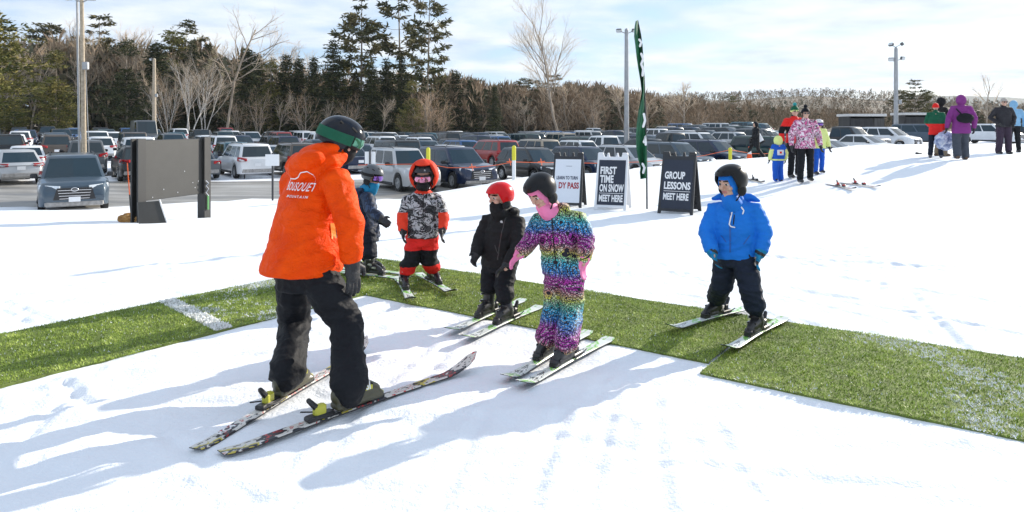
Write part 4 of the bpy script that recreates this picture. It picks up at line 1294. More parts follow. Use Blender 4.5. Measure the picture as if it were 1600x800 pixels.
def place_text_on_helmet(P, txt, az, t, size, m=None):
    c, r, k, o = P.hel; d = V(math.sin(R(t)) * math.sin(R(az)), math.sin(R(t)) * math.cos(R(az)), math.cos(R(t)))
    q = c + P.Hm @ V(d.x * (r[0] + .002), d.y * (r[1] + .002), d.z * (r[2] + .002)); n = (P.Hm @ d).normalized(); u = P.Hm @ V(0, 0, 1); u = (u - n * u.dot(n)).normalized(); ex = u.cross(n)
    mb = MB(); put_text(mb, txt, q - u * size * .35, ex, u, size, .75, .02, 0, 'C')
    P.raw('sticker', mb, m or m_numb, o, auto=None)


# ------------------------------------------------------------------ skis
def ski_mat(name, base, stops, scale=5.0):
    def fn(nt, v):
        y = nd(nt, 'ShaderNodeSeparateXYZ', {0: v}).outputs
        f = M(nt, 'ADD', M(nt, 'MULTIPLY', y[1], 1.0), M(nt, 'MULTIPLY', M(nt, 'SUBTRACT', tex(nt, scaled(nt, v, (14, scale, 1)), 1.0, 3.0, .6), .5), .9))
        return ramp(nt, M(nt, 'FRACT', M(nt, 'MULTIPLY', f, 1.7)), stops, 'CONSTANT')
    return nodemat(name, fn, rough=.3, spec=.5)


m_ski_kid = ski_mat('ski_top_green', None, [(0, (.66, .70, .66)), (.26, (.22, .50, .10)), (.40, (.62, .66, .62)), (.62, (.05, .06, .05)), (.67, (.70, .72, .70)), (.82, (.28, .52, .16)), (.93, (.66, .7, .66))])
m_ski_red = ski_mat('ski_top_race', None, [(0, (.03, .03, .035)), (.18, (.62, .60, .55)), (.36, (.45, .02, .02)), (.40, (.62, .60, .55)), (.52, (.02, .02, .025)), (.62, (.50, .42, .06)), (.74, (.60, .58, .54)), (.86, (.02, .02, .02)), (.96, (.5, .03, .03))], 7)
m_ski_side = pmat('ski_sidewall', (.03, .03, .032), .5)
m_bind = pmat('binding_plastic', (.018, .018, .02), .4); m_bind_y = pmat('binding_yellow', (.50, .48, .05), .4); m_bind_r = pmat('binding_red', (.50, .05, .04), .4)


def ski(tail, tip, label, top, group, w=.075, boot=None, tipc=None, bm_=None, z=.018):
    """one ski from tail to tip with its binding"""
    tail, tip = Vector(tail), Vector(tip); L = (tip - tail).length; h = (tip - tail).normalized()
    o = empty('ski', (tail + tip) / 2, math.atan2(-h.x, h.y), label, 'ski', group); o.location.z = zground(o.location.x, o.location.y) + z
    mb = MB(); rings = []; n = 34
    for i in range(n + 1):
        t = i / n; y = (t - .5) * L
        hw = w * (.5 + .22 * (2 * t - 1) ** 2 + .03 * (t > .5) * (2 * t - 1))
        if t > .93: hw *= math.sqrt(max(.02, 1 - ((t - .93) / .07) ** 2.2))
        if t < .02: hw *= .8
        up = (.055 * L if L > 1.4 else .05) * max(0, (t - .84) / .16) ** 1.8 + .012 * max(0, (.06 - t) / .06) + .004 * math.sin(math.pi * t)
        th = .005 + .008 * math.sin(math.pi * min(1, max(0, t))) ** .6
        rings.append([(-hw, y, up), (-hw, y, up + th * .6), (-hw * .86, y, up + th), (hw * .86, y, up + th), (hw, y, up + th * .6), (hw, y, up)])
    mb.loft(rings)
    me = mb.mesh('deck', [top, m_ski_side, tipc or top], False)
    mi = []
    for p in me.polygons: mi.append(0 if (p.normal.z > .5) else 1)
    me.polygons.foreach_set('material_index', mi)
    link('deck', me, o)
    b = (boot if boot is not None else .44); y0 = (b - .5) * L; s = 1.0 if L > 1.4 else .72
    c1, c2 = (m_bind, bm_ or m_bind)
    t_ = MB(); t_.box((0, y0 + .19 * s, .028), (.058, .10 * s, .028), None, 0, .006); t_.ell((0, y0 + .205 * s, .046), (.034, .04 * s, .022), None, 1, 12, 8)
    for q in (1, -1): t_.box((q * .03, y0 + .165 * s, .05), (.014, .04 * s, .026), None, 0)
    t_.build('toe_piece', [c1, c2], o)
    t_ = MB(); t_.box((0, y0 - .17 * s, .028), (.058, .16 * s, .026), None, 0, .006); t_.box((0, y0 - .17 * s, .060), (.044, .07 * s, .06), None, 1, .010); t_.tube([(0, y0 - .19 * s, .075), (0, y0 - .235 * s, .125)], [.018, .014], 8, 0)
    t_.build('heel_piece', [c1, c2], o)
    for q in (1, -1):
        t_ = MB(); t_.tube([(q * .036, y0 - .06, .02), (q * .05, y0 - .16 * s, .03), (q * .055, y0 - .25 * s, .055)], .004, 5); t_.build('brake_arm', m_bind, o)
    return o


def G0(px, py): return Vector(((px - 800) / (py - HY) * CAMZ, FPX * CAMZ / (py - HY), 0))


def boot_at(tail, tip, t, up=.045):
    p = Vector(tail).lerp(Vector(tip), t); return Vector((p.x, p.y, zground(p.x, p.y) + up))
# ------------------------------------------------------------------ the lesson: instructor and five children
def JJ(**k): return {n: (W(*v) if not isinstance(v, Vector) else v) for n, v in k.items()}


def U(v, z): return Vector((v.x, v.y, v.z + z))


# instructor in the orange shell
S1 = (V(-1.53, 3.40, 0), V(-1.02, 4.95, 0)); S2 = (V(-1.39, 3.36, 0), V(-.235, 4.61, 0))
bL, bR = boot_at(*S1, .445), boot_at(*S2, .425)
F = (.72, .70); f3 = V(*F, 0).normalized(); r3 = V(f3.y, -f3.x, 0)
J = JJ(head=(533, 222, 4.42), neck=(505, 255, 4.42), chest=(487, 315, 4.36), pelvis=(480, 398, 4.26), shR=(527, 284, 4.22), elR=(547, 350, 4.12), wrR=(549, 404, 4.14),
       shL=(459, 284, 4.56), elL=(462, 352, 4.82), wrL=(505, 388, 4.92), hipR=(496, 436, 4.17), hipL=(458, 430, 4.36), knR=(541, 503, 4.16), knL=(461, 508, 4.42), anR=U(bR, .13), anL=U(bL, .13))
tor = [(W(471, 423, 4.25), .25, .23), (W(474, 392, 4.26), .24, .21), (W(480, 352, 4.31), .222, .185), (W(486, 312, 4.36), .222, .17), (W(492, 282, 4.40), .19, .14), (W(503, 256, 4.42), .09, .09)]


def hood_fold(jk):
    Rm = Matrix((r3, f3, V(0, 0, 1))).transposed()
    for px, py, d, rx, ry, rz, tilt in ((478, 252, 4.26, .165, .085, .062, 0), (492, 240, 4.32, .145, .085, .05, 0), (512, 236, 4.36, .11, .10, .05, 0)):
        jk.ell(W(px, py, d), (rx, ry, rz), Rm @ Matrix.Rotation(R(-14), 3, 'Y'))

I = figure('ski instructor in bright orange jacket, black trousers and dark helmet, seen from behind', J, F, (.6, .8), (.93, .14, -.44), 1.03,
           dict(s=1.05, arm=(.088, .078, .062), leg=(.108, .098, .088), hem=1.18, cuff=-.035, hipw=(.19, .15), torso=tor, jacket_m=c_orange, trouser_m=c_black, glove_m=m_glove, hood='down', hoodk=1.25, extra=hood_fold, wr=.0062, wf=5.5,
                hand=1.12, curl=.25, thR=(.6, .75, 0), hdR=(.10, -.02, -1), jsm=3), vox=.009, seed=2)
helmet(I, m_hel['gloss_navy'], 1.04, 70)
goggles(I, m_lens['green'], m_strapg, .035, wide=.012)
bal = MB(); bal.ell(I.hc + I.Hm @ V(0, .012, -.045), (.082, .105, .105), I.Hm); bal.tube([I.hc + I.Hm @ V(0, 0, -.1), J['neck'] - V(0, 0, .02)], [.082, .095], 14); I.raw('face_mask', bal, c_black2)
for q, h in (('R', S2), ('L', S1)):
    bt = ski_boot('ski_boot', I.o, I.off, bR if q == 'R' else bL, h[1] - h[0], 1.02, pmat('boot_olive', (.075, .07, .04), .35, var=.2), m_bind_y, knee=J['kn' + q], top=.20)
# lettering on the back and on the boot
into = V(.45, .89, -.05).normalized(); ex = V(into.y, -into.x, 0).normalized(); upv = V(0, 0, 1)
vs, fs = text_geo('BOUSQUET', .070, .66, .010, 2, shear=.15, ls=1.10)
x0_, x1_ = min(v[0] for v in vs), max(v[0] for v in vs); vs = [((v[0] - x0_) / (x1_ - x0_) * .235 - .1175, v[1]) for v in vs]
o_ = W(463, 298, 4.2)
drape('lettering', vs, fs, o_, ex, upv, into, I.jacket.data, m_print, I.jacket, .017, I.off)
vs, fs = text_geo('M O U N T A I N', .02, .80, .02, 1); x0_, x1_ = min(v[0] for v in vs), max(v[0] for v in vs); vs = [((v[0] - x0_) / (x1_ - x0_) * .17 - .085, v[1]) for v in vs]
drape('lettering', vs, fs, o_ - V(0, 0, .042), ex, upv, into, I.jacket.data, m_print, I.jacket, .006, I.off)
pts = [(-.17, .06), (-.12, .085), (-.05, .085), (-.01, .10), (.03, .135), (.075, .145), (.105, .12), (.115, .065)]
vs, fs = [], []
for i in range(len(pts) * 6 - 5):
    t = i / 6; a = pts[int(t)]; b = pts[min(len(pts) - 1, int(t) + 1)]; q = t - int(t); x, y = a[0] + (b[0] - a[0]) * q, a[1] + (b[1] - a[1]) * q
    vs += [(x * .8, y * .8 - .003), (x * .8, y * .8 + .003)]
    if i: fs.append((2 * i - 2, 2 * i, 2 * i + 1, 2 * i - 1))
drape('mountain_outline', vs, fs, o_, ex, upv, into, I.jacket.data, m_print, I.jacket, .006, I.off)
hb = (S2[1] - S2[0]).normalized(); mb = MB(); put_text(mb, 'ROSSI', U(bR, .085) + V(hb.y, -hb.x, 0) * .066 + hb * -.02, hb, V(-.25 * hb.y, .25 * hb.x, 1).normalized(), .062, .75, .03)
I.raw('boot_lettering', mb, m_print, None, None)
for (a, b), lab in ((S1, 'race ski under the instructor\'s far foot, its lettered tail out behind him'), (S2, 'race ski under the instructor\'s near foot, its yellow tip turned up')):
    o = ski(a, b, lab, m_ski_red, 'skis of the instructor', .066, .44 if a is S1[0] else .415, bm_=m_bind_y)
mb = MB(); put_text(mb, 'RC4', (-.0, -.66, .022), (0, 1, 0), (-1, 0, 0), .052, 1.25, .03); mb.v = [(x + .018, y, z - .001) for x, y, z in mb.v]
so_ = [q for q in bpy.data.objects if q.name == 'ski'][0]; mb.build('lettering', m_print, so_)


def kid(label, J, F, HF, k, tor, jacket, trousers, gloves, skis, boot, ski_labels, ring=1.0, **extra):
    cl = dict(s=.78, arm=(.062, .058, .050), leg=(.082, .076, .074), hem=1.0, cuff=.05, hipw=(.135, .105), torso=tor, jacket_m=jacket, trouser_m=trousers, glove_m=gloves, hand=.75, wr=.0055, wf=9.5)
    cl.update(extra)
    P = figure(label, J, F, extra.get('Fp', F), HF, k, cl, vox=.0085, seed=int(J['head'].x * 100))
    for (a, b), t, q in zip(skis, boot, 'RL'):
        ski_boot('ski_boot', P.o, P.off, boot_at(a, b, t, .045 + extra.get('lift', 0)), b - a, .78, vox=.008, knee=J['kn' + q], top=extra.get('boot_top', .27))
    for i, (a, b) in enumerate(skis):
        ski(a, b, ski_labels[i], m_ski_kid, 'green and white children\'s skis', .072, boot[i], z=.018 + extra.get('lift', 0))
    return P


TL = .022      # skis on the mat ride on the pile
# child in navy at the back, turned to the picture's right
A = (V(-1.86, 7.62, 0), V(-1.00, 7.26, 0)); B = (V(-1.80, 7.42, 0), V(-.98, 7.02, 0))
b1, b2 = boot_at(*B, .42), boot_at(*A, .42)
J = JJ(head=(583, 276, 7.36), neck=(571, 299, 7.4), chest=(569, 325, 7.4), pelvis=(574, 366, 7.4), shR=(574, 310, 7.26), elR=(581, 333, 7.12), wrR=(594, 341, 7.02),
       shL=(566, 310, 7.54), elL=(578, 336, 7.58), wrL=(592, 344, 7.5), hipR=(575, 370, 7.3), hipL=(572, 370, 7.48), knR=(577, 397, 7.24), knL=(572, 397, 7.5), anR=U(b1, .12 + TL), anL=U(b2, .12 + TL))
F = (.9, -.42)
tor = [(W(574, 370, 7.4), .145, .12), (W(571, 345, 7.4), .145, .12), (W(569, 322, 7.4), .14, .115), (W(570, 306, 7.4), .12, .09), (W(571, 298, 7.4), .06, .06)]
N = kid('child in dark navy snow suit, grey helmet and cyan neck warmer behind the instructor', J, F, (.86, -.40, -.22), .86, tor, c_ncamo, c_dnavy, m_glove, [B, A], [.42, .42], ['child\'s ski nearest the camera under the navy child', 'child\'s ski farther back under the navy child'], lift=TL, hood='down')
helmet(N, m_hel['grey'], 1.0, 74); goggles(N, m_lens['violet'], m_pad, .0)
nb = MB(); nb.tube([N.hc + N.Hm @ V(0, .03, -.105) * .86, N.hc + N.Hm @ V(0, .005, -.15) * .86, J['neck'] - V(0, 0, .01)], [.062, .078, .088], 16); N.raw('neck_warmer', nb, c_cyan)

# child in the red hood, facing the camera
A = (V(-1.16, 7.16, 0), V(-.875, 6.16, 0)); B = (V(-.97, 7.32, 0), V(-.53, 6.44, 0))
b1, b2 = boot_at(*A, .46), boot_at(*B, .46)
J = JJ(head=(662, 277, 6.62), neck=(661, 300, 6.66), chest=(660, 327, 6.66), pelvis=(660, 368, 6.68), shR=(638, 313, 6.68), elR=(630, 341, 6.66), wrR=(630, 358, 6.6),
       shL=(684, 313, 6.68), elL=(692, 340, 6.68), wrL=(691, 357, 6.62), hipR=(648, 374, 6.68), hipL=(672, 374, 6.7), knR=(643, 408, 6.66), knL=(669, 406, 6.72), anR=U(b1, .12 + TL), anL=U(b2, .12 + TL))
tor = [(W(660, 370, 6.68), .148, .125), (W(660, 350, 6.68), .15, .125), (W(660, 325, 6.66), .145, .115), (W(661, 307, 6.66), .125, .09), (W(661, 298, 6.66), .065, .065)]


def red_fn(p):
    q = p; px = 800 + q.x / q.y * FPX; py = HY + (CAMZ - q.z) / q.y * FPX
    if q.z > 1.6 - (303 - HY) / FPX * 6.62 + abs(px - 661) * .0009: return 1
    if abs(px - 661) > 24 and q.z < 1.6 - (331 - HY) / FPX * 6.65: return 1
    return 0


def knee_fn(p): return 1 if .255 < p.z < .41 else 0


Rk = kid('child in red hood and red trousers with black knees, mirrored goggles, facing the camera', J, (.02, -1), (-.04, -1, -.16), .90, tor, [c_camo, c_redh], [c_red, c_black], m_glove, [A, B], [.46, .46],
         ['green and white ski on the turf below the red hooded child, pointing at the camera', 'green and white ski under the red hooded child, turned outward on the turf'], lift=TL, jacket_fn=red_fn, trouser_fn=knee_fn, leg=(.084, .078, .078))
helmet(Rk, m_hel['charcoal'], .96, 66); goggles(Rk, m_lens['rose'], m_pad, -.005)
hd_ = shell(Rk.Hm, Rk.hc + Rk.Hm @ V(0, -.02, .02), [.140, .158, .150], 40, 152, 150, .014, fw=56); Rk.raw('hood', hd_, c_redh)
mk = MB(); mk.ell(Rk.hc + Rk.Hm @ V(0, .03, -.07), (.066, .075, .055), Rk.Hm); Rk.raw('face_mask', mk, c_black2)
place_text_on_helmet(Rk, 'n', -18, 52, .03)

# child in black with the red helmet
A = (V(.10, 6.33, 0), V(-.50, 5.30, 0)); B = (V(.235, 6.09, 0), V(-.36, 5.11, 0))
b1, b2 = boot_at(*A, .50), boot_at(*B, .47)
J = JJ(head=(780, 309, 5.78), neck=(788, 332, 5.84), chest=(785, 358, 5.84), pelvis=(780, 408, 5.84), shR=(762, 346, 5.9), elR=(750, 378, 5.86), wrR=(744, 396, 5.76),
       shL=(809, 348, 5.78), elL=(810, 386, 5.66), wrL=(795, 412, 5.56), hipR=(769, 414, 5.9), hipL=(793, 414, 5.8), knR=(765, 448, 5.82), knL=(787, 451, 5.70), anR=U(b1, .12 + .005), anL=U(b2, .12))
tor = [(W(781, 414, 5.84), .155, .13), (W(781, 392, 5.84), .158, .13), (W(784, 360, 5.84), .15, .12), (W(786, 342, 5.84), .128, .095), (W(788, 331, 5.84), .068, .068)]
Bk = kid('small child all in black with shiny red helmet, face bare', J, (-.55, -.83), (-.80, -.55, -.12), .88, tor, c_black2, c_black, m_glove, [A, B], [.50, .47],
         ['child\'s ski farther from the camera under the child in black', 'child\'s ski nearer to the camera under the black clad child'], hood='down', hdL=(-.75, -.2, -.5))
helmet(Bk, m_hel['red'], .98, 72, vents=False)
nb = MB(); nb.tube([Bk.hc + Bk.Hm @ V(0, .035, -.085) * .88, Bk.hc + Bk.Hm @ V(0, .015, -.14) * .88, J['neck']], [.066, .078, .088], 16); Bk.raw('neck_warmer', nb, c_black2)
# small white mark on the chest: three quarter arcs
vs, fs = [], []
for r_ in (.008, .014, .020):
    for i in range(9):
        a = R(90 * i / 8); o = len(vs)
        vs += [(math.cos(a) * r_, math.sin(a) * r_), (math.cos(a) * (r_ + .004), math.sin(a) * (r_ + .004))]
        if i: fs.append((o - 2, o, o + 1, o - 1))
into = V(.45, .9, 0); drape('chest_mark', vs, fs, W(778, 349, 5.7), V(.9, -.45, 0), upv, into, Bk.jacket.data, m_print, Bk.jacket, .004, Bk.off)

# girl in the many coloured suit
A = (V(.58, 5.36, 0), V(-.055, 4.30, 0)); B = (V(.72, 5.19, 0), V(.035, 4.20, 0))
b1, b2 = boot_at(*A, .53), boot_at(*B, .53)
J = JJ(head=(844, 301, 4.90), neck=(862, 326, 5.0), chest=(872, 362, 5.0), pelvis=(880, 425, 5.0), shR=(843, 345, 5.08), elR=(828, 377, 4.98), wrR=(815, 393, 4.86),
       shL=(905, 344, 4.92), elL=(917, 376, 4.86), wrL=(913, 402, 4.78), hipR=(868, 432, 5.06), hipL=(894, 432, 4.95), knR=(867, 480, 5.0), knL=(895, 482, 4.88), anR=U(b1, .12), anL=U(b2, .12))
tor = [(W(880, 428, 5.0), .148, .122), (W(878, 405, 5.0), .148, .122), (W(873, 365, 5.0), .148, .118), (W(868, 340, 5.0), .128, .095), (W(862, 326, 5.0), .066, .066)]
G = kid('girl in rainbow patterned one piece snow suit with pink balaclava and pink gloves', J, (-.55, -.83), (-.64, -.58, -.66), .90, tor, c_rain, c_rain, [c_pink, m_pad], [A, B], [.53, .53],
        ['green and white ski under the rainbow suited girl, the one beside the black clad child', 'green and white ski under the rainbow suited girl, nearest to the camera'], hdR=(-.55, -.35, -.55), hdL=(-.12, -.15, -1), leg=(.082, .078, .080), wr=.005, hood='down', curl=.3, cuff=-.03, boot_top=.18)
helmet(G, m_hel['black'], .99, 58); balaclava(G, c_pink, .98); place_text_on_helmet(G, '21', 62, 66, .03)
# boy in blue
A = (V(2.02, 5.99, 0), V(1.165, 5.32, 0)); B = (V(2.19, 5.66, 0), V(1.45, 4.81, 0))
b1, b2 = boot_at(*A, .43), boot_at(*B, .50)
J = JJ(head=(1141, 286, 5.28), neck=(1148, 312, 5.34), chest=(1147, 340, 5.34), pelvis=(1148, 400, 5.36), shR=(1116, 328, 5.42), elR=(1104, 364, 5.36), wrR=(1112, 391, 5.24),
       shL=(1180, 328, 5.28), elL=(1194, 364, 5.26), wrL=(1189, 392, 5.20), hipR=(1134, 405, 5.42), hipL=(1162, 405, 5.30), knR=(1128, 446, 5.44), knL=(1172, 450, 5.22), anR=U(b1, .12 + TL), anL=U(b2, .12 + TL))
tor = [(W(1148, 402, 5.36), .165, .135), (W(1148, 380, 5.36), .168, .135), (W(1147, 345, 5.35), .158, .125), (W(1147, 325, 5.34), .135, .10), (W(1148, 312, 5.34), .07, .07)]
C = kid('boy in bright blue jacket and dark trousers with black helmet over blue hood, looking sideways', J, (-.42, -.91), (-.84, -.50, -.22), .94, tor, c_blue, c_navy, [c_cyan, m_glove], [A, B], [.43, .50],
        ['green and white ski on the turf under the boy in blue, farther from the camera', 'green and white ski on the turf under the boy in blue, nearer to the camera'], lift=TL, hdR=(.25, -.3, -.9), hdL=(-.35, -.2, -.9), leg=(.086, .08, .078), glove_fn=lambda p: 0 if int(p.z * 37 + p.x * 20) % 3 else 1)
helmet(C, m_hel['black'], 1.0, 60); balaclava(C, c_blue, .97); place_text_on_helmet(C, '15', 78, 62, .034)
hd_ = MB(); f3 = V(-.42, -.91, 0).normalized(); r3 = V(f3.y, -f3.x, 0); nk = J['neck']
for s in (1, -1): hd_.tube([nk - f3 * .05 + r3 * s * .03, nk - f3 * .07 + r3 * s * .11 + V(0, 0, .015), nk - f3 * .05 + r3 * s * .17 + V(0, 0, -.005)], [.045, .03, .012], 10)
C.garment('hood', hd_, c_blue, .008, 3, .003)
pts = [(.0, .0), (-.03, .005), (-.042, .02), (-.020, .13), (-.012, .165), (.022, .175), (.058, .125), (.050, .095)]
vs, fs = [], []
for i in range(len(pts) * 6 - 5):
    t = i / 6; a = pts[int(t)]; b = pts[min(len(pts) - 1, int(t) + 1)]; q = t - int(t); x, y = a[0] + (b[0] - a[0]) * q, a[1] + (b[1] - a[1]) * q
    d = V(b[0] - a[0], b[1] - a[1], 0); d = d.normalized() if d.length else V(1, 0, 0)
    vs += [(x - d.y * .0045, y + d.x * .0045), (x + d.y * .0045, y - d.x * .0045)]
    if i: fs.append((2 * i - 2, 2 * i, 2 * i + 1, 2 * i - 1))
ex = V(.91, -.42, 0); drape('chest_mark', vs, fs, W(1148, 356, 5.2), ex, upv, V(.42, .91, 0), C.jacket.data, m_print, C.jacket, .004, C.off)
drape('zip', [(-.004, 0), (.004, 0), (.012, .10), (.004, .10)], [(0, 1, 2, 3)], W(1145, 352, 5.2), ex, upv, V(.42, .91, 0), C.jacket.data, m_pad, C.jacket, .004, C.off)


# ------------------------------------------------------------------ people farther back
def stand(label, px, py, H, F, cl, k=1.0, stride=0.0, arms='down', HF=None, root=None, group=None, lean=0.0, d=None):
    root = at(px, d) if d else hit(px, py)
    f = V(F[0], F[1], 0).normalized(); r = V(f.y, -f.x, 0); s = H / 1.75
    P = lambda x, y, z: root + (r * x + f * (y + lean * max(0, z - .85)) + V(0, 0, z)) * s
    st = stride
    J = dict(head=P(0, .03, 1.62), neck=P(0, 0, 1.46), chest=P(0, 0, 1.25), pelvis=P(0, 0, .93), hipR=P(.095, 0, .90), hipL=P(-.095, 0, .90),
             knR=P(.12, st * .30 + .03, .50), knL=P(-.12, -st * .12 + .03, .50), anR=P(.15, st * .42, .08), anL=P(-.15, -st * .45, .10 + abs(st) * .05), shR=P(.19, 0, 1.40), shL=P(-.19, 0, 1.40))
    if arms == 'down': J.update(elR=P(.31, -.03, 1.13), wrR=P(.33, .06, .88), elL=P(-.31, -.03, 1.13), wrL=P(-.33, .06, .88))
    elif arms == 'pockets': J.update(elR=P(.35, -.08, 1.14), wrR=P(.21, .14, .95), elL=P(-.35, -.08, 1.14), wrL=P(-.21, .14, .95))
    elif arms == 'front': J.update(elR=P(.27, .02, 1.13), wrR=P(.16, .24, 1.05), elL=P(-.27, .02, 1.13), wrL=P(-.16, .24, 1.05))
    elif arms == 'swing': J.update(elR=P(.26, -.12, 1.13), wrR=P(.25, -.10, .9), elL=P(-.26, .10, 1.13), wrL=P(-.22, .24, .95))
    elif arms == 'carry': J.update(elR=P(.27, -.02, 1.12), wrR=P(.26, .10, .90), elL=P(-.26, .08, 1.15), wrL=P(-.14, .26, 1.02))
    b = cl.get('bulk', 1.0); hem = cl.get('hemz', .84)
    tor = [(P(0, 0, hem), .205 * b * s, .15 * b * s), (P(0, 0, 1.0), .182 * b * s, .145 * b * s), (P(0, 0, 1.25), .20 * b * s, .135 * b * s), (P(0, 0, 1.40), .165 * b * s, .10 * s), (P(0, 0, 1.48), .075 * s, .075 * s)]
    c = dict(s=s, arm=(.075 * s * b, .066 * s * b, .056 * s), leg=(.098 * s, .080 * s, .070 * s), hem=1.0, cuff=.0, hipw=(.175 * s, .125 * s), torso=tor, glove_m=m_glove, hand=s, wr=.005 * s, wf=8.0)
    c.update(cl)
    Q = figure(label, J, F, F, HF or (F[0], F[1], -.08), k * (s if H > 1.4 else .86), c, vox=.016, group=group, fine=False, seed=px)
    Q.J, Q.P, Q.s, Q.f, Q.r = J, P, s, f, r
    for q in 'RL':
        bt = MB(); a = J['an' + q]; dz = V(0, 0, a.z - root.z - .05 * s)
        z0 = V(a.x, a.y, root.z) + (V(0, 0, .03) if q == 'L' and stride else V(0, 0, 0))
        bt.tube([z0 - f * .06 * s + V(0, 0, .05 * s), z0 + f * .16 * s + V(0, 0, .045 * s)], [.05 * s, .042 * s], 10); bt.tube([z0 + V(0, 0, .06 * s), z0 + V(0, 0, .20 * s)], [.055 * s, .06 * s], 10)
        Q.garment('boot', bt, cl.get('boot_m', m_boot), .012, 2)
    return Q


def hood_up(Q, m, k=1.0):
    Q.raw('hood', shell(Q.Hm, Q.hc + Q.Hm @ V(0, -.018, 0) * Q.k, [.118 * Q.k * k, .135 * Q.k * k, .145 * Q.k * k], 58, 150, 150, .014, fw=46), m)


def beanie(Q, m, pom=None, band=None):
    H_ = Q.Hm; k = Q.k
    b = Q.raw('beanie', shell(H_, Q.hc + H_ @ V(0, -.008, .025) * k, [.094 * k, .112 * k, .118 * k], 80, 96, 100, .012), m)
    if band: Q.raw('hat_band', shell(H_, Q.hc + H_ @ V(0, -.008, .0) * k, [.098 * k, .116 * k, .075 * k], 84, 100, 104, .012), band)
    if pom:
        p = MB(); rr = random.Random(3)
        c = Q.hc + H_ @ V(0, -.01, .175) * k; p.ell(c, .045 * k)
        for _ in range(70):
            d = V(rr.gauss(0, 1), rr.gauss(0, 1), rr.gauss(0, 1)).normalized(); e = d.orthogonal().normalized() * .006 * k
            p.add([c + d * .035 * k - e, c + d * .035 * k + e, c + d * .062 * k], [(0, 1, 2)])
        Q.raw('pompom', p, pom)


def hair(Q, m, long=False):
    H_ = Q.Hm; k = Q.k
    Q.raw('hair', shell(H_, Q.hc + H_ @ V(0, -.012, .012) * k, [.086 * k, .106 * k, .112 * k], 55, 120 if not long else 150, 130 if not long else 160, .012), m)


def shades(Q):
    mb = MB()
    for s in (1, -1): mb.ell(Q.hc + Q.Hm @ V(.033 * s, .092, .012) * Q.k, (.027 * Q.k, .012 * Q.k, .02 * Q.k), Q.Hm, 0, 12, 8)
    mb.box(Q.hc + Q.Hm @ V(0, .094, .018) * Q.k, (.05 * Q.k, .008 * Q.k, .006 * Q.k), Q.Hm)
    for s in (1, -1): mb.box(Q.hc + Q.Hm @ V(.072 * s, .045, .016) * Q.k, (.006 * Q.k, .10 * Q.k, .008 * Q.k), Q.Hm)
    Q.raw('sunglasses', mb, m_lens['dark'])


q = stand('walker in grey top and dark jeans crossing the road behind the instructor', 563, 268, 1.72, (1, .1), dict(jacket_m=c_grey, trouser_m=c_jean, leg=(.09, .07, .055)), stride=.75, arms='swing'); hair(q, m_brow)
q = stand('person in long black coat with black hood walking past the parked cars', 1181, 250, 1.70, (-1, -.12), dict(jacket_m=c_black, trouser_m=c_black2, hemz=.62, boot_m=pmat('boot_brown', (.10, .06, .035), .6), leg=(.095, .075, .06)), stride=.7, arms='carry', d=31.4); hood_up(q, c_black)
coat = q
q = stand('small child in blue suit and pale yellow hat walking away beside the couple', 1216, 284, 1.06, (-.1, 1), dict(s=.66, jacket_m=[c_blue2, c_hiv], trouser_m=c_blue2, bulk=1.25, hemz=.80, jacket_fn=lambda p: 0, glove_m=m_glove, leg=(.075, .07, .066)), k=1.0, stride=.2)
hood_up(q, c_hiv, 1.0)
mb = MB(); c_ = q.P(0, -.19, 1.16); mb.box(c_, (.16, .03, .13), rotz(.1), 0, .01); mb.box(c_ + V(0, -.018, 0), (.05, .006, .05), rotz(.1), 1); q.raw('back_patch', mb, [c_white, c_red])
mb = MB(); rings_of(mb, [(q.P(0, 0, .84), .17, .13), (q.P(0, 0, .90), .17, .13)], [(0, 1)] * 2); q.raw('belt_stripe', mb, c_hiv)
for s in (1, -1):
    mb = MB(); a_, b_ = (q.J['shR'], q.J['elR']) if s > 0 else (q.J['shL'], q.J['elL']); mb.tube([a_.lerp(b_, .5), b_, b_.lerp(q.J['wr' + ('R' if s > 0 else 'L')], .8)], [.058, .056, .048], 12); q.raw('sleeve', mb, c_hiv)
q = stand('man in red and black jacket with green hat, half behind the woman in pink', 1241, 277, 1.76, (.05, -1), dict(jacket_m=[c_red, c_black, c_white], trouser_m=c_black, jacket_fn=lambda p: 1 if abs(p.z % .42 - .2) < .09 else 0), stride=.3); beanie(q, c_green, pmat('teal_pom', (.03, .30, .30), .9), c_hiv); shades(q)
q = stand('woman in pink and black patterned jacket, black trousers and black bobble hat', 1258, 285, 1.72, (-.08, -1), dict(jacket_m=c_pcamo, trouser_m=c_black, bulk=1.12, hemz=.80), stride=.25); hair(q, pmat('hair_brown', (.05, .025, .012), .6), True); beanie(q, c_black, c_black); shades(q)
q = stand('child in pale yellow jacket, blue trousers and white helmet behind the woman in pink', 1279, 272, 1.34, (.1, -1), dict(s=.78, jacket_m=c_hiv, trouser_m=c_blue2, bulk=1.2, glove_m=m_glove), stride=.2); helmet(q, m_hel['white'], 1.0, 72); goggles(q, m_lens['violet'], m_pad)
q = stand('person in green top and red fleece hat carrying a large see through bag', 1462, 247, 1.52, (.5, .86), dict(jacket_m=[c_green, c_red], trouser_m=c_navy, jacket_fn=lambda p, z=zground(12, 20) + .95: 1 if p.z < z else 0, boot_m=pmat('boot_grey', (.10, .10, .11), .6), hemz=.74), arms='carry', d=19.6); beanie(q, c_red, None, c_red); bagger = q
q = stand('man in black hooded jacket and khaki trousers standing side on', 1470, 247, 1.72, (1, .05), dict(jacket_m=c_black2, trouser_m=c_khaki, boot_m=pmat('boot_brown', (.10, .06, .035), .6), leg=(.11, .095, .088)), arms='front', d=20.6); hood_up(q, c_black2)
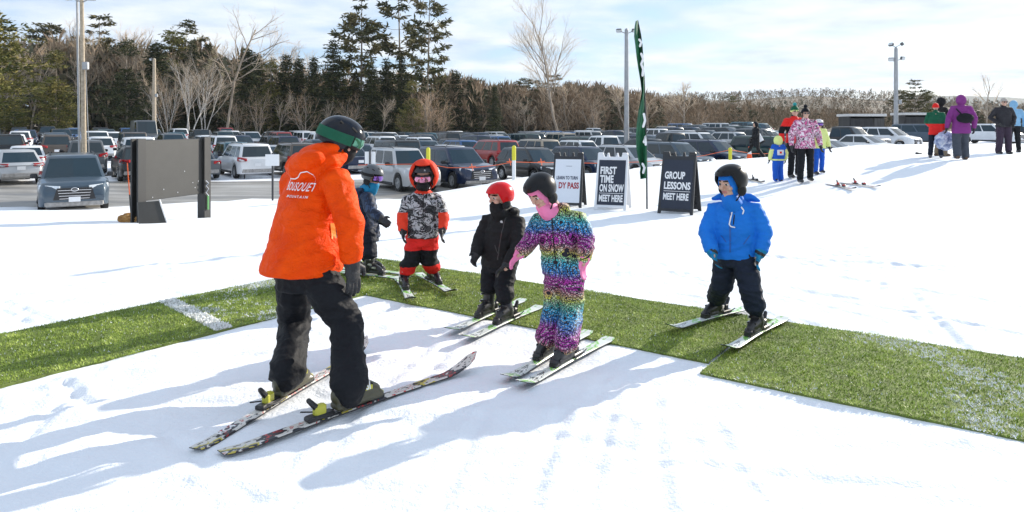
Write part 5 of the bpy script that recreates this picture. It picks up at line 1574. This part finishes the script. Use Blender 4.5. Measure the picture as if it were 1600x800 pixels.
q = stand('woman in purple hooded jacket with black sling bag, seen from behind', 1502, 253, 1.70, (.25, 1), dict(jacket_m=c_purple, trouser_m=c_slate, hemz=.72, bulk=1.14, boot_m=pmat('boot_brown', (.10, .06, .035), .6), leg=(.115, .10, .095)), stride=.35, d=18.6); hood_up(q, c_purple, 1.05); purple = q
q = stand('man in dark jacket with light beanie and sunglasses, hands in pockets', 1568, 242, 1.76, (-.12, -1), dict(jacket_m=cloth('dark_charcoal', (.028, .027, .032)), trouser_m=c_maroon, bulk=1.1, leg=(.115, .10, .09)), arms='pockets', d=22.2); beanie(q, cloth('oatmeal', (.42, .38, .34))); shades(q)
q = stand('person in light blue hooded top and black trousers behind the man with sunglasses', 1584, 240, 1.72, (.3, .95), dict(jacket_m=c_lblue, trouser_m=c_black, hemz=.9), arms='down', d=23.4); hood_up(q, c_lblue)
# what they carry
b = MB(); rr = bagger; c_ = rr.J['wrR'] + V(-.12, -.25, -.30)
b.ell(c_, (.36, .22, .25), rotz(.3)); b.tube([c_ + V(.1, 0, .2), rr.J['wrR'] + V(0, 0, .0), c_ + V(-.1, 0, .2)], .012, 6)
o = empty('carrier_bag', c_ - V(0, 0, .25), 0, 'large pale blue see through bag hanging from the hand of the person in green', 'bag')
me = fuse(b, .02, 2, [nodemat('bag_film', lambda nt, v: (ramp(nt, tex(nt, v, 7.0, 5.0, .7, dist=1.0), [(.35, (.08, .11, .24)), (.5, (.30, .36, .55)), (.62, (.68, .72, .80))]), tex(nt, v, 12.0), .5, .04), rough=.25)], None, .02, 7.0, 4, 'bag', c_ - V(0, 0, .25)); link('bag', me, o)
b = MB(); p = purple; f, r = p.f, p.r
c_ = p.P(.02, -.22, 1.13); o = empty('sling_bag', c_, 0, 'black sling bag across the back of the purple jacket', 'bag')
b.ell(V(0, 0, 0), (.21, .085, .13), frame(f).to_3x3()); me = fuse(b, .015, 2, [c_black], name='bag', wr=.005); link('bag', me, o)
b = MB()
for a in ((p.P(-.17, -.13, 1.38)), (p.P(.2, -.1, 1.0))): b.tube([V(0, 0, 0), (a - c_) * .6 - f * .03, a - c_ + f * -.02], .017, 6)
b.build('strap', c_black, o)
p = coat; c_ = p.P(.36, .02, .95) ; o = empty('tote_bag', p.P(.33, -.22, .78), 0, 'white and black tote bag carried by the person in the long black coat', 'bag')
b = MB(); b.box(V(0, 0, .16), (.46, .18, .40), Matrix.Rotation(R(-28), 3, 'Y'), 0, .03); b.build('pouch', c_white, o)
b = MB(); b.box(V(.10, -.01, -.02), (.50, .2, .10), Matrix.Rotation(R(-28), 3, 'Y'), 0, .03); b.build('base', c_black, o)
b = MB(); b.tube([V(-.2, 0, .30), V(-.12, 0, .56), V(.05, 0, .34)], .014, 6); b.build('handle', c_black, o)


def zipper(P, px0, py0, px1, py1, d, face, m=None, w=.007, name='zip', n=14):
    """a narrow strip laid on the front of a garment between two points seen in the photograph"""
    a, b = W(px0, py0, d), W(px1, py1, d); into = V(-face[0], -face[1], 0).normalized(); ex = V(into.y, -into.x, 0)
    vs, fs = [], []
    for i in range(n + 1):
        q = a.lerp(b, i / n) - a; x, y = q.dot(ex), q.z
        vs += [(x - w / 2, y), (x + w / 2, y)]
        if i: fs.append((2 * i - 2, 2 * i, 2 * i + 1, 2 * i - 1))
    drape(name, vs, fs, a, ex, V(0, 0, 1), into, P.jacket.data, m or m_pad, P.jacket, .003, P.off)


zipper(Rk, 661, 304, 660, 366, 6.5, (.02, -1), m_pad)
zipper(Bk, 781, 338, 772, 408, 5.65, (-.5, -.86), pmat('zip_dark', (.03, .03, .03), .35), .008)
zipper(G, 855, 336, 866, 420, 4.85, (-.5, -.86), m_pad, .009)
zipper(C, 1138, 318, 1138, 398, 5.15, (-.42, -.91), pmat('zip_blue', (.006, .09, .36), .5), .012)
zipper(C, 1122, 372, 1131, 382, 5.15, (-.42, -.91), pmat('zip_blue', (.006, .09, .36), .5), .010, 'pocket_seam', 5)
zipper(C, 1160, 384, 1170, 370, 5.15, (-.42, -.91), pmat('zip_blue', (.006, .09, .36), .5), .010, 'pocket_seam', 5)
zipper(Bk, 766, 385, 772, 398, 5.65, (-.5, -.86), pmat('zip_dark', (.03, .03, .03), .35), .008, 'pocket_seam', 5)
zipper(I, 516, 352, 519, 376, 4.1, (.1, -1), pmat('pocket_highlight', (.85, .30, .01), .6), .022, 'pocket_seam', 5)  # yellow-orange highlight beside the pocket zip, painted as a strip
zipper(I, 521, 352, 523, 376, 4.1, (.1, -1), pmat('zip_dark', (.03, .03, .03), .35), .008, 'zip', 5)
zipper(I, 412, 409, 530, 416, 4.1, (-.3, -1), pmat('hem_seam', (.55, .04, .0), .7), .004, 'hem_seam', 20)
# ------------------------------------------------------------------ the turf mats
m_backing = pmat('mat_backing', (.13, .17, .035), .9, var=.4, vscale=30)
m_blade = attr_mat('turf_blades', [(0, (.11, .18, .018)), (.5, (.32, .43, .065)), (1, (.60, .68, .19))], rough=.6)
m_blade.node_tree.nodes['Principled BSDF'].inputs['Transmission Weight'].default_value = 0.0
m_crumb = pmat('snow_crumbs', (.82, .85, .9), .6); m_wline = pmat('white_turf_line', (.85, .86, .84), .7, var=.1, vscale=40)


def turf(label, u, n, u0, u1, n0, n1, seed, patch, line=False, dens=13000):
    """a mat of artificial turf: backing sheet and pile; u, n are its two directions on the ground"""
    g = np.random.default_rng(seed); Uv, Nv = np.array([u.x, u.y]), np.array([n.x, n.y])
    M2 = np.linalg.inv(np.stack([Uv, Nv]))          # (a, b) -> x, y
    N = int(dens * (u1 - u0) * (n1 - n0)); a = g.uniform(u0, u1, N); b = g.uniform(n0 - .012, n1 + .02, N); b = np.clip(b, n0 - .01, n1) + .02 * np.sin(a * 5.1 + b * 2) * (np.abs(b - n1) < .1)
    xy = np.stack([a, b], -1) @ M2.T
    cl_ = np.array([noise.noise(Vector((x * 9, y * 9, 2))) for x, y in xy]); big = np.array([noise.fractal(Vector((x * 1.3 + seed, y * 1.3, 5)), 1.0, 2.0, 4) for x, y in xy])
    fine = np.array([noise.noise(Vector((x * 26, y * 26, 7))) for x, y in xy])
    Lb = (.019 + .009 * cl_) * g.uniform(.6, 1.3, N); ang = g.uniform(0, 6.283, N) ; lean = g.uniform(.2, 1.3, N)
    wv = g.uniform(.0018, .0042, N)
    base = np.array([zground(x, y) for x, y in xy[::40]]).repeat(40)[:N] if N > 40 else np.zeros(N)
    z0 = base + .012
    dx, dy = np.cos(ang), np.sin(ang)
    p0 = np.stack([xy[:, 0] - dy * wv, xy[:, 1] + dx * wv, z0], -1); p1 = np.stack([xy[:, 0] + dy * wv, xy[:, 1] - dx * wv, z0], -1)
    p2 = np.stack([xy[:, 0] + dx * Lb * np.sin(lean), xy[:, 1] + dy * Lb * np.sin(lean), z0 + Lb * np.cos(lean) * .9], -1)
    co = np.stack([p0, p1, p2], 1).reshape(-1, 3)
    mat = np.ones(N, int)
    fr = patch(a, b) + big * .55 + fine * .35
    mat[(fr > .44) & (g.random(N) < .8)] = 2
    mat[g.random(N) < .02] = 2
    if line:
        on = np.abs(a - (3.02 + .19 * (b + 5.04) / -1.26)) < .072; p2[on] = p2[on] * 1.0 + np.array([0, 0, .004])
        w_ = (p1[on] - p0[on]) * 1.1; p0[on] -= w_; p1[on] += w_
        co = np.stack([p0, p1, p2], 1).reshape(-1, 3)
        mat[np.abs(a - (3.02 + .19 * (b + 5.04) / -1.26)) < .072] = 3
    tint = np.clip(.45 + .55 * cl_ + .35 * big + g.normal(0, .16, N), 0, 1)
    # backing sheet
    k = 40; us = np.linspace(u0, u1, k); bk = []
    for q in us:
        for w in (n0, n1):
            x, y = M2 @ np.array([q, w]); bk.append((x, y, zground(x, y) + .014))
    nb = len(bk); low = [(x, y, z - .03) for x, y, z in bk]
    V_ = np.concatenate([co, np.array(bk + low)]); o = 3 * N
    F_ = [(3 * i, 3 * i + 1, 3 * i + 2) for i in range(N)] + [(o + 2 * i, o + 2 * i + 2, o + 2 * i + 3, o + 2 * i + 1) for i in range(k - 1)]
    F_ += [(o + 2 * i, o + nb + 2 * i, o + nb + 2 * i + 2, o + 2 * i + 2) for i in range(k - 1)] + [(o + 2 * i + 1, o + 2 * i + 3, o + nb + 2 * i + 3, o + nb + 2 * i + 1) for i in range(k - 1)]
    me = bpy.data.meshes.new('turf_mat'); me.from_pydata(V_.tolist(), [], F_)
    for m in (m_backing, m_blade, m_crumb, m_wline): me.materials.append(m)
    me.polygons.foreach_set('material_index', np.concatenate([mat, np.zeros(len(F_) - N, int)]).astype(np.int32))
    at_ = me.attributes.new('tint', 'FLOAT', 'FACE'); at_.data.foreach_set('value', np.concatenate([tint, np.zeros(len(F_) - N)]))
    tag(link('turf_mat', me), label, 'turf mat')


turf('green turf mat with a white line across it, running past the instructor', T_U, T_N, -.6, 4.56, -6.29, -5.04, 1, lambda a, b: .5 * np.exp(-((a - 4) / .6) ** 2) + .0 - .1 * (b > -5.4), True)
turf('green turf mat under the red hooded child and behind the rainbow suit', S_U, S_N, -6.1, -1.62, 4.6, 5.9, 2, lambda a, b: -.10 + 0 * a)
turf('wide turf mat with snow patches, running toward the camera past the boy in blue', S_U, S_N, -1.60, 4.6, 4.38, 5.9, 3, lambda a, b: .06 + .40 * np.exp(-((a + .05) / .30) ** 2) * (b < 5.5))

# ------------------------------------------------------------------ sandwich boards
m_sblack = pmat('board_black', (.02, .021, .024), .45, bump=.1); m_swhite = pmat('board_white', (.72, .73, .75), .45); m_navyp = pmat('poster_navy', (.016, .022, .040), .5); m_whitep = pmat('poster_white', (.72, .75, .80), .5)
m_redtxt = pmat('text_red', (.35, .02, .035), .6); m_dtxt = pmat('text_dark', (.04, .05, .09), .6)


def sandwich(label, px, d, face, frame_m, poster_m, text, Hs=1.06, wd_=.61, spread=.30):
    p = at(px, d); o = empty('sandwich_board', p, math.atan2(face[1], face[0]) + R(90), label, 'sign')
    for back in (0, 1):
        sg = 1 if back else -1
        up = Vector((0, -sg * spread, Hs)).normalized(); S = math.hypot(Hs, spread); nrm = Vector((0, sg * Hs, spread)).normalized(); o0 = Vector((0, sg * spread, 0)); h = wd_ / 2
        q = [(-h, 0), (-h + .05, 0), (-h + .065, .05), (h - .065, .05), (h - .05, 0), (h, 0), (h - .015, S - .02), (h - .03, S), (.185, S), (.165, S - .085), (.115, S - .085), (.10, S - .005), (.075, S - .005), (.06, S - .085), (-.06, S - .085), (-.075, S - .005), (-.10, S - .005), (-.115, S - .085), (-.165, S - .085), (-.185, S), (-h + .03, S), (-h + .015, S - .02)]
        b = MB(); b.prism(q, o0 - nrm * .028, (1, 0, 0), up, nrm * .028)
        pn = b.build('panel', frame_m, o)
        rb = MB()
        for k in range(6): rb.box(o0 + up * (.16 + k * .14) - nrm * .034, (wd_ * .78, .014, .018), Matrix(((1, 0, 0), nrm, up)).transposed())
        for x in (-h + .03, h - .03): rb.box(o0 + up * (S * .5) - nrm * .036, (.03, .02, S * .86), Matrix(((1, 0, 0), nrm, up)).transposed())
        rb.build('ribs', frame_m, pn)
        if not back:
            # nrm points out to the reader
            ps = MB(); ps.box(o0 + up * (S * .475) + nrm * .002, (wd_ - .10, .008, S * .78), Matrix(((1, 0, 0), nrm, up)).transposed()); pp = ps.build('poster', poster_m, o)
            for row in text:
                t_, y, size, width, m_ = row[:5]; x = row[5] if len(row) > 5 else -h + .085; al = row[6] if len(row) > 6 else 'L'
                tb = MB()
                if t_ == '-': tb.box(o0 + up * (y * S) + nrm * .0075 + Vector((x + width / 2, 0, 0)), (width, .003, size), Matrix(((1, 0, 0), nrm, up)).transposed())
                else: put_text(tb, t_, o0 + up * (y * S) + nrm * .009 + Vector((x, 0, 0)), (1, 0, 0), up, size, .5, .035, 0, al, width=width)
                tb.build('lettering' if t_ != '-' else 'rule', m_, pp)
    br = MB()
    for x in (-wd_ * .42, wd_ * .42): br.tube([(x, -spread * .5, Hs * .5), (x, spread * .5, Hs * .5)], .006, 5)
    br.box((0, 0, Hs * .5), (wd_ * .1, spread * .98, .01)); br.build('brace', m_chrome, o)
    return o


W_ = m_print
sandwich('black sandwich board with white poster, half hidden behind the rainbow suited girl', 889, 13.9, (-.28, -.96), m_sblack, m_whitep,
         [('-', .74, .006, .12, m_dtxt, -.04), ('LEARN TO TURN', .50, .09, .42, m_dtxt, -.215), ('DY PASS', .34, .165, .40, m_redtxt, -.165)])
sandwich('white sandwich board with navy poster telling first timers to meet here', 958, 13.4, (-.34, -.94), m_swhite, m_navyp,
         [('FIRST', .62, .195, .31, W_), ('TIME', .47, .195, .26, W_), ('ON SNOW', .315, .195, .46, W_), ('-', .285, .008, .46, W_), ('MEET HERE', .145, .175, .45, W_)])
sandwich('black sandwich board for group lessons beside the green feather flag', 1062, 12.75, (-.50, -.87), m_sblack, m_navyp,
         [('GROUP', .56, .18, .37, W_), ('LESSONS', .395, .18, .48, W_), ('-', .36, .008, .48, W_), ('MEET HERE', .225, .165, .46, W_)], Hs=1.10, wd_=.64)

# ------------------------------------------------------------------ feather flag
m_flag = nodemat('green_flag', lambda nt, v: (ramp(nt, tex(nt, v, 5.0, 3.0), [(.3, (.006, .075, .030)), (.7, (.012, .13, .055))]), tex(nt, scaled(nt, v, (8, 8, 2)), 2.0, 3.0), .3, .03), rough=.6)
m_pole = pmat('grey_pole', (.05, .05, .055), .4, .5); m_galv = pmat('galvanised_pole', (.36, .37, .38), .5, .4, var=.15, vscale=3); m_wood = pmat('wood_pole', (.42, .35, .26), .8, var=.25, vscale=8, bump=.3)
fd = 13.3; b0 = at(1011, fd); o = empty('feather_flag', b0, 0, 'tall narrow dark green feather flag twisted round its pole behind the sandwich boards', 'flag')
L_ = lambda px, py, dy=0.0: W(px, py, fd + dy) - b0
mb = MB(); mb.tube([V(0, 0, -.1), L_(1010.5, 270), L_(1009, 190), L_(1006.5, 120), L_(1002, 70), L_(996.5, 34)], [.017, .016, .014, .011, .008, .005], 8); mb.build('pole', m_pole, o)
prof = [(31, 994, 997), (40, 993, 999), (55, 993, 1002), (70, 995, 1004), (85, 996.5, 1005), (105, 999, 1006), (125, 1002, 1007), (142, 1003.5, 1007.5), (155, 1002, 1008), (170, 1000, 1009), (190, 998, 1010), (210, 997, 1010), (230, 997.5, 1010.5), (248, 1000, 1011), (258, 1003, 1011), (268, 1002, 1011), (278, 1003, 1012)]
rings = []
for py, x0, x1 in prof:
    ring = []
    for k in range(13):
        t = k / 12; ring.append(L_(x1 + (x0 - x1) * 1.25 * (1 - t), py + 2 * (1 - t), .10 * math.sin(t * 7 + py * .045) * (1 - t * .6)))
    rings.append(ring + [q + V(0, .006, 0) for q in ring[::-1]])
mb = MB(); mb.loft(rings); fl = mb.build('banner', m_flag, o, smooth=True, auto=60)
for seg in ([(999, 62), (1002, 66), (1000, 72)], [(1002, 84), (1005, 92), (1002, 100), (1005, 108), (1004, 118)], [(1006, 178), (1008, 188), (1005, 198)], [(1006, 222), (1008, 212), (1009, 226)], [(1004, 256), (1007, 262), (1005, 270)]):
    mb = MB(); mb.tube([L_(x, y, -.13) for x, y in seg], .022, 6, 0, 1, squash=((1, 0, 0), .4)); mb.build('lettering', m_print, fl)

# ------------------------------------------------------------------ floodlight poles
m_flood = pmat('floodlight_case', (.12, .12, .125), .5, .3); m_lampg = pmat('floodlight_glass', (.55, .58, .60), .15, 0, .8)


def flood(o, p, dirv, s=1.0):
    Rm = frame(dirv); b = MB(); b.box(p, (.62 * s, .30 * s, .42 * s), Rm, 0, .05 * s); f = b.build('floodlight', m_flood, o)
    b = MB(); b.box(p + Rm @ V(0, .155 * s, 0), (.54 * s, .02, .34 * s), Rm); b.build('lamp_glass', m_lampg, f)


def light_pole(label, px, d, top, r, mat, heads, box=None, pipe=False, tilt=0.0):
    p = at(px, d); p.z = float(zlot(p.x, p.y)); H = CAMZ - (top - HY) / FPX * d - p.z
    o = empty('light_pole', p, 0, label, 'light pole'); o.rotation_euler = (0, tilt, 0)
    b = MB(); b.tube([(0, 0, -.3), (0, 0, H * .5), (0, 0, H)], [r, r * .88, r * .72], 14); b.build('pole', mat, o)
    if pipe:
        b = MB(); b.tube([(-r - .12, 0, 0), (-r - .11, 0, H)], .055, 8); b.build('conduit', m_galv, o)
        b = MB(); b.tube([(r + .15, 0, 0), (r + .02, 0, H * .62)], .02, 5); b.build('guy_wire', m_galv, o)
    for x, z, dv in heads:
        b = MB(); b.tube([(0, 0, H + z - .25), (x * .8, 0, H + z - .05)], .035, 6); b.build('bracket', m_galv, o)
        flood(o, V(x, -.05, H + z), dv, .7)
    if box:
        b = MB(); b.box((r + .08, -.1, H * box), (.28, .2, .4), None, 0, .03); b.build('junction_box', m_galv, o)
    return o


light_pole('tall pale wooden light pole with a grey conduit beside the slate suv', 132, 36, -2, .125, m_wood, [(-.62, .08, (-.3, -.8, -.6)), (.50, .05, (.3, -.8, -.6))], .62, True, R(-.9))
light_pole('shorter pale wooden pole beside the grey van at the back of the lot', 241, 84, 93, .24, m_wood, [(-.35, .02, (-.5, -.7, -.4))], .57, False)
light_pole('grey floodlight pole with two lamps, left of the feather flag top', 979, 57, 47, .21, m_galv, [(-.62, -.05, (-.3, -.7, -.5)), (.62, -.05, (.3, -.7, -.5))])
light_pole('grey floodlight pole with four lamps standing between the two dark sheds', 1400, 62, 76, .20, m_galv, [(-.45, .35, (-.7, -.3, .5)), (.50, .40, (.7, -.3, .5)), (-.45, -.95, (-.4, -.8, -.3)), (.55, -.85, (.4, -.8, -.3))], .44)

# ------------------------------------------------------------------ sheds
m_shed = nodemat('dark_boards_and_shade', lambda nt, v: ramp(nt, tex(nt, scaled(nt, v, (7, 7, .4)), 1.0, 3.0), [(.3, (.012, .012, .013)), (.7, (.035, .034, .034))]), rough=.7)
m_shed2 = nodemat('weathered_boards', lambda nt, v: ramp(nt, tex(nt, scaled(nt, v, (9, 9, .5)), 1.0, 3.0), [(.3, (.03, .028, .025)), (.7, (.10, .095, .09))]), rough=.8)
m_roofs = pmat('pale_roof', (.55, .54, .52), .6, var=.1)


def shed(label, px0, px1, top, d, split):
    a, b_ = at(px0, d), at(px1, d); w = b_.x - a.x; p = (a + b_) / 2; p.z = float(zlot(p.x, p.y)); H = CAMZ - (top - HY) / FPX * d - p.z
    o = empty('shed', p, 0, label, 'shed')
    b = MB(); b.box((0, 1.3, H / 2), (w * .98, .1, H), None, 0); b.build('back_wall', m_shed, o)
    for s in (1, -1): b = MB(); b.box((s * w * .49, 0, H / 2), (.1, 2.5, H)); b.build('side_wall', m_shed, o)
    b = MB(); x1 = -w / 2 + w * split; b.box(((x1 - w / 2) / 2, -1.27, H / 2 - .1), (x1 + w / 2 - .06, .08, H - .35)); b.build('shaded_opening', m_shed, o)  # dark panel stands in for the shaded inside of the open front
    b = MB(); b.box(((x1 + w / 2) / 2, -1.22, H / 2 - .1), (w / 2 - x1 - .06, .08, H - .35)); b.build('door', m_shed2, o)
    b = MB(); b.box((0, 0, H + .06), (w * 1.06, 3.1, .26), None, 0, .03); b.build('roof', m_roofs, o)


shed('small black shed with pale flat roof behind the white crossover', 1319, 1372, 181, 74, .68)
shed('long black shed with pale flat roof behind the standing group', 1404, 1458, 179, 77, .95)
shed('black shed cut off by the picture edge behind the man with sunglasses', 1590, 1640, 176, 72, .9)

# ------------------------------------------------------------------ the back of a notice board
m_bb = pmat('board_back', (.033, .033, .031), .5, var=.12, vscale=3, bump=.08); m_bpost = pmat('board_post', (.022, .022, .022), .5)
pL, pR = at(216, 14.5), at(319, 16.3); dv = (pR - pL); dv.z = 0; Lw = dv.length; dv.normalize(); nv = V(dv.y, -dv.x, 0)
o = empty('notice_board', (pL + pR) / 2, math.atan2(dv.y, dv.x), 'big plain black notice board on two posts, seen from behind, near the road', 'notice board')
zb = o.location.z; ztop = 1.27 - zb
for s, p in ((-1, pL), (1, pR)):
    b = MB(); z0 = p.z - zb - .25; x = s * Lw / 2
    b.prism([(-.10, -.10), (.10, -.10), (.10, -.06), (-.05, -.06), (-.05, .06), (.10, .06), (.10, .10), (-.10, .10)] if s > 0 else [(-.10, -.10), (.10, -.10), (.10, .10), (-.10, .10), (-.10, .06), (.05, .06), (.05, -.06), (-.10, -.06)], (x, 0, z0), (1, 0, 0), (0, 1, 0), (0, 0, ztop - z0 + .03)); b.build('post', m_bpost, o)
b = MB(); b.box((0, .0, (ztop + (-.0 - zb)) / 2), (Lw - .12, .06, ztop - (0 - zb)), None, 0, .012); pb = b.build('panel', m_bb, o)
b = MB()
for x, z in ((.55, .28), (.72, .30), (.1, .1), (-.3, .2), (.3, .55), (-.6, .06), (.62, .16)): b.ell((x, -.034, zb * -1 + z), (.007, .003, .012), None, 0, 8, 6)
b.build('paint_specks', m_crumb, pb)
b = MB(); pts = [(Lw / 2 - .06, -.13, -zb + z + .02 * k) for k, z in enumerate((.30, .22, .15, .05, -.05, -.15))]
b.tube([V(x + (.05 if i % 2 else -.03), y, z) for i, (x, y, z) in enumerate(pts)], .014, 6); b.build('chain', m_chrome, o)
b = MB(); b.box((Lw / 2 - .02, -.13, -zb - .2), (.05, .012, .34)); b.build('strap', pmat('green_strap', (.05, .22, .06), .6), o)
p = at(243, 14.35); o = empty('leaning_plate', p, math.atan2(dv.y, dv.x) - .5, 'dark metal plate with pale edge leaning at the foot of the notice board', 'plate')
b = MB(); b.prism([(-.30, 0), (.22, 0), (.10, .50), (-.30, .50)], (0, 0, -.05), (1, 0, 0), (0, .22, .97), (0, .04, -.01)); b.build('plate', m_bb, o)
b = MB(); b.tube([(.235, -.005, -.04), (.115, .11, .45)], .014, 6); b.build('edge', m_print, o)
p = at(205, 14.6); b = MB(); b.ell((0, 0, .07), (.27, .13, .11), None); o = link('straw_bundle', fuse(b, .02, 2, [nodemat('straw', lambda nt, v: ramp(nt, tex(nt, scaled(nt, v, (2, 14, 14)), 2.0, 4.0), [(.3, (.16, .07, .02)), (.6, (.45, .24, .07)), (.75, (.7, .6, .45))]), rough=.9)], None, .02, 14, 2, 'straw'), None, p); tag(o, 'orange brown straw bundle at the foot of the notice board', 'straw bundle')
p = at(206, 15.6); o = empty('marker_stake', p, 0, 'thin orange snow stake standing beside the notice board', 'stake'); b = MB(); b.tube([(0, 0, -.2), (-.05, 0, .55)], .014, 6); b.build('base', m_bpost, o); b = MB(); b.tube([(-.05, 0, .55), (-.10, 0, 1.25)], .011, 6); b.build('rod', pmat('marker_orange', (.75, .12, .02), .5), o)

# ------------------------------------------------------------------ small signs, bollards, rope, cones
m_wsign = pmat('sign_white', (.72, .73, .74), .5); m_ylw = pmat('bollard_yellow', (.62, .58, .03), .5); m_orope = pmat('rope_orange', (.80, .14, .04), .6); m_cone = pmat('cone_orange', (.80, .11, .02), .5)


def small_sign(label, px, d, py0, py1, w, behind):
    p = at(px, d); z = lambda y: CAMZ - (y - HY) / FPX * d - p.z
    o = empty('small_sign', p, 0, label, 'sign')
    b = MB(); b.box((0, 0, z(py0 - 2) / 2 - .2), (.06, .05, z(py0 - 2) + .4)); b.build('post', m_pole, o)
    b = MB(); b.box((0, .04 if behind else -.04, (z(py0) + z(py1)) / 2), (w, .02, z(py0) - z(py1)), None, 0, .006); b.build('plate', m_wsign, o)


small_sign('small white sign on a thin dark post in front of the brown suv', 426, 25.5, 241, 259, .50, False)
small_sign('small white sign seen from behind with its post across it, beside the silver old suv', 578, 26.5, 237, 256, .40, True)
small_sign('small white sign in the snow heap beside the white suv', 382, 36, 239, 260, .30, False)
p = at(388, 37); b = MB(); b.ell((0, 0, .05), (.9, .6, .38)); b.ell((.5, .1, 0), (.7, .5, .25)); o = link('snow_heap', fuse(b, .06, 3, [m_snow], None, .04, 3, 1, 'snow_heap'), None, p); o['kind'] = 'structure'
for px, d, y0, lab in ((803, 27, 228, 'white post with yellow cap in front of the black crossover'), (669, 27.5, 231, 'white post with yellow cap rising behind the red hooded child'), (1141, 31, 231, 'yellow post in the orange rope line beside the orange cone')):
    p = at(px, d); H = CAMZ - (y0 - HY) / FPX * d - p.z; o = empty('bollard', p, 0, lab, 'bollard')
    b = MB(); b.tube([(0, 0, -.2), (0, 0, H * .6)], .075, 12, cap=0); b.build('post', m_wsign if px < 1000 else m_ylw, o)
    b = MB(); b.tube([(0, 0, H * .6), (0, 0, H - .06)], .082, 12, cap=3); b.build('cap', m_ylw, o)
pts = [W(*q) for q in ((560, 258, 27.5), (600, 257, 27.6), (669, 256, 27.5), (700, 262, 27.4), (740, 262, 27.3), (775, 258, 27.1), (803, 253, 27), (845, 254, 27.4), (880, 254, 27.8), (930, 255, 28.3), (1000, 253, 29), (1060, 249, 29.8), (1100, 243, 30.4), (1141, 234, 31), (1175, 240, 31.6), (1230, 240, 32), (1290, 240, 32.2), (1320, 235, 32.6), (1352, 229, 33))]
b = MB(); b.tube(pts, .012, 6); tag(b.build('rope', m_orope), 'thin orange rope strung along the edge of the lot in front of the parked cars', 'rope')
for i, (px, py, d) in enumerate(((738, 262, 27.2), (797, 254, 27.0), (846, 254, 27.3))):
    b = MB(); c = W(px, py, d); b.tube([c + V(-.03, 0, .14), c, c + V(.02, 0, -.10)], .014, 5); b.tube([c + V(-.12, 0, .03), c + V(.12, 0, .05)], .018, 5)
    tag(b.build('ribbon', m_orope), ['orange ribbon tied on the rope in front of the navy suv', 'orange ribbon tied on the rope beside the yellow capped post', 'orange ribbon tied on the rope over the black crossover\'s bumper'][i], 'ribbon')
for px, d, lab in ((1171, 31.5, 'orange traffic cone on the snow edge beside the walker in the long coat'), (1393, 36, 'orange traffic cone in front of the white crossover'), (1288, 34, 'orange traffic cone half hidden by the child in pale yellow')):
    p = at(px, d); o = empty('traffic_cone', p, 0, lab, 'cone'); b = MB(); b.box((0, 0, .02), (.34, .34, .04), None, 0, .01); b.build('base', m_cone, o)
    b = MB(); b.lathe([(.13, .035), (.10, .2), (.045, .58), (.03, .60), (.001, .60)], (0, 0, 0), (0, 0, 1), 16); k = b.build('body', m_cone, o, smooth=True); b = MB(); b.lathe([(.094, .26), (.072, .40), (.066, .40), (.088, .26)], (0, 0, 0), (0, 0, 1), 16); b.build('stripe', m_wsign, k)

# skis and a glove left lying on the snow
def lying(a, b, label, m, bm_):
    pa, pb = hit(*a), hit(*b); o = ski(pa, pb, label, m, 'skis lying on the snow', .07, .5, bm_=bm_, z=.02); return o


m_ski_pale = ski_mat('ski_top_pale', None, [(0, (.55, .55, .56)), (.4, (.7, .7, .7)), (.6, (.35, .05, .05)), (.75, (.6, .6, .6))])
lying((1292, 288), (1337, 300), 'pale ski with red binding lying on the snow, nearer the boy in blue', m_ski_pale, m_bind_r)
lying((1312, 286), (1376, 296), 'pale ski with red binding lying on the snow, farther from the boy', m_ski_pale, m_bind_r)
lying((1166, 281), (1194, 287), 'short dark ski lying behind the helmet of the boy in blue', pmat('ski_dark', (.03, .03, .03), .4), m_bind)
b = MB(); p = hit(1433, 241); hand(b, V(0, 0, .03), (1, .2, 0), (0, 1, 0), 1.1, .3); o = link('glove', fuse(b, .008, 1, [m_glove], name='glove'), None, p); tag(o, 'dark glove dropped on the snow near the standing group', 'glove')

# ------------------------------------------------------------------ the air: far hills fade to blue
mh = bpy.data.materials.new('winter_air'); mh.use_nodes = True; nt = mh.node_tree; nt.nodes.clear()
pv = nd(nt, 'ShaderNodeVolumePrincipled', {'Color': (.80, .90, 1.0, 1), 'Density': 0.0001, 'Anisotropy': 0.2})
nd_o = nt.nodes.new('ShaderNodeOutputMaterial'); nt.links.new(pv.outputs[0], nd_o.inputs['Volume'])
mb = MB(); mb.box((0, 1650, 68), (7400, 4100, 142)); hz = mb.build('haze', mh); hz['kind'] = 'stuff'
bpy.data.scenes.remove(TMP)
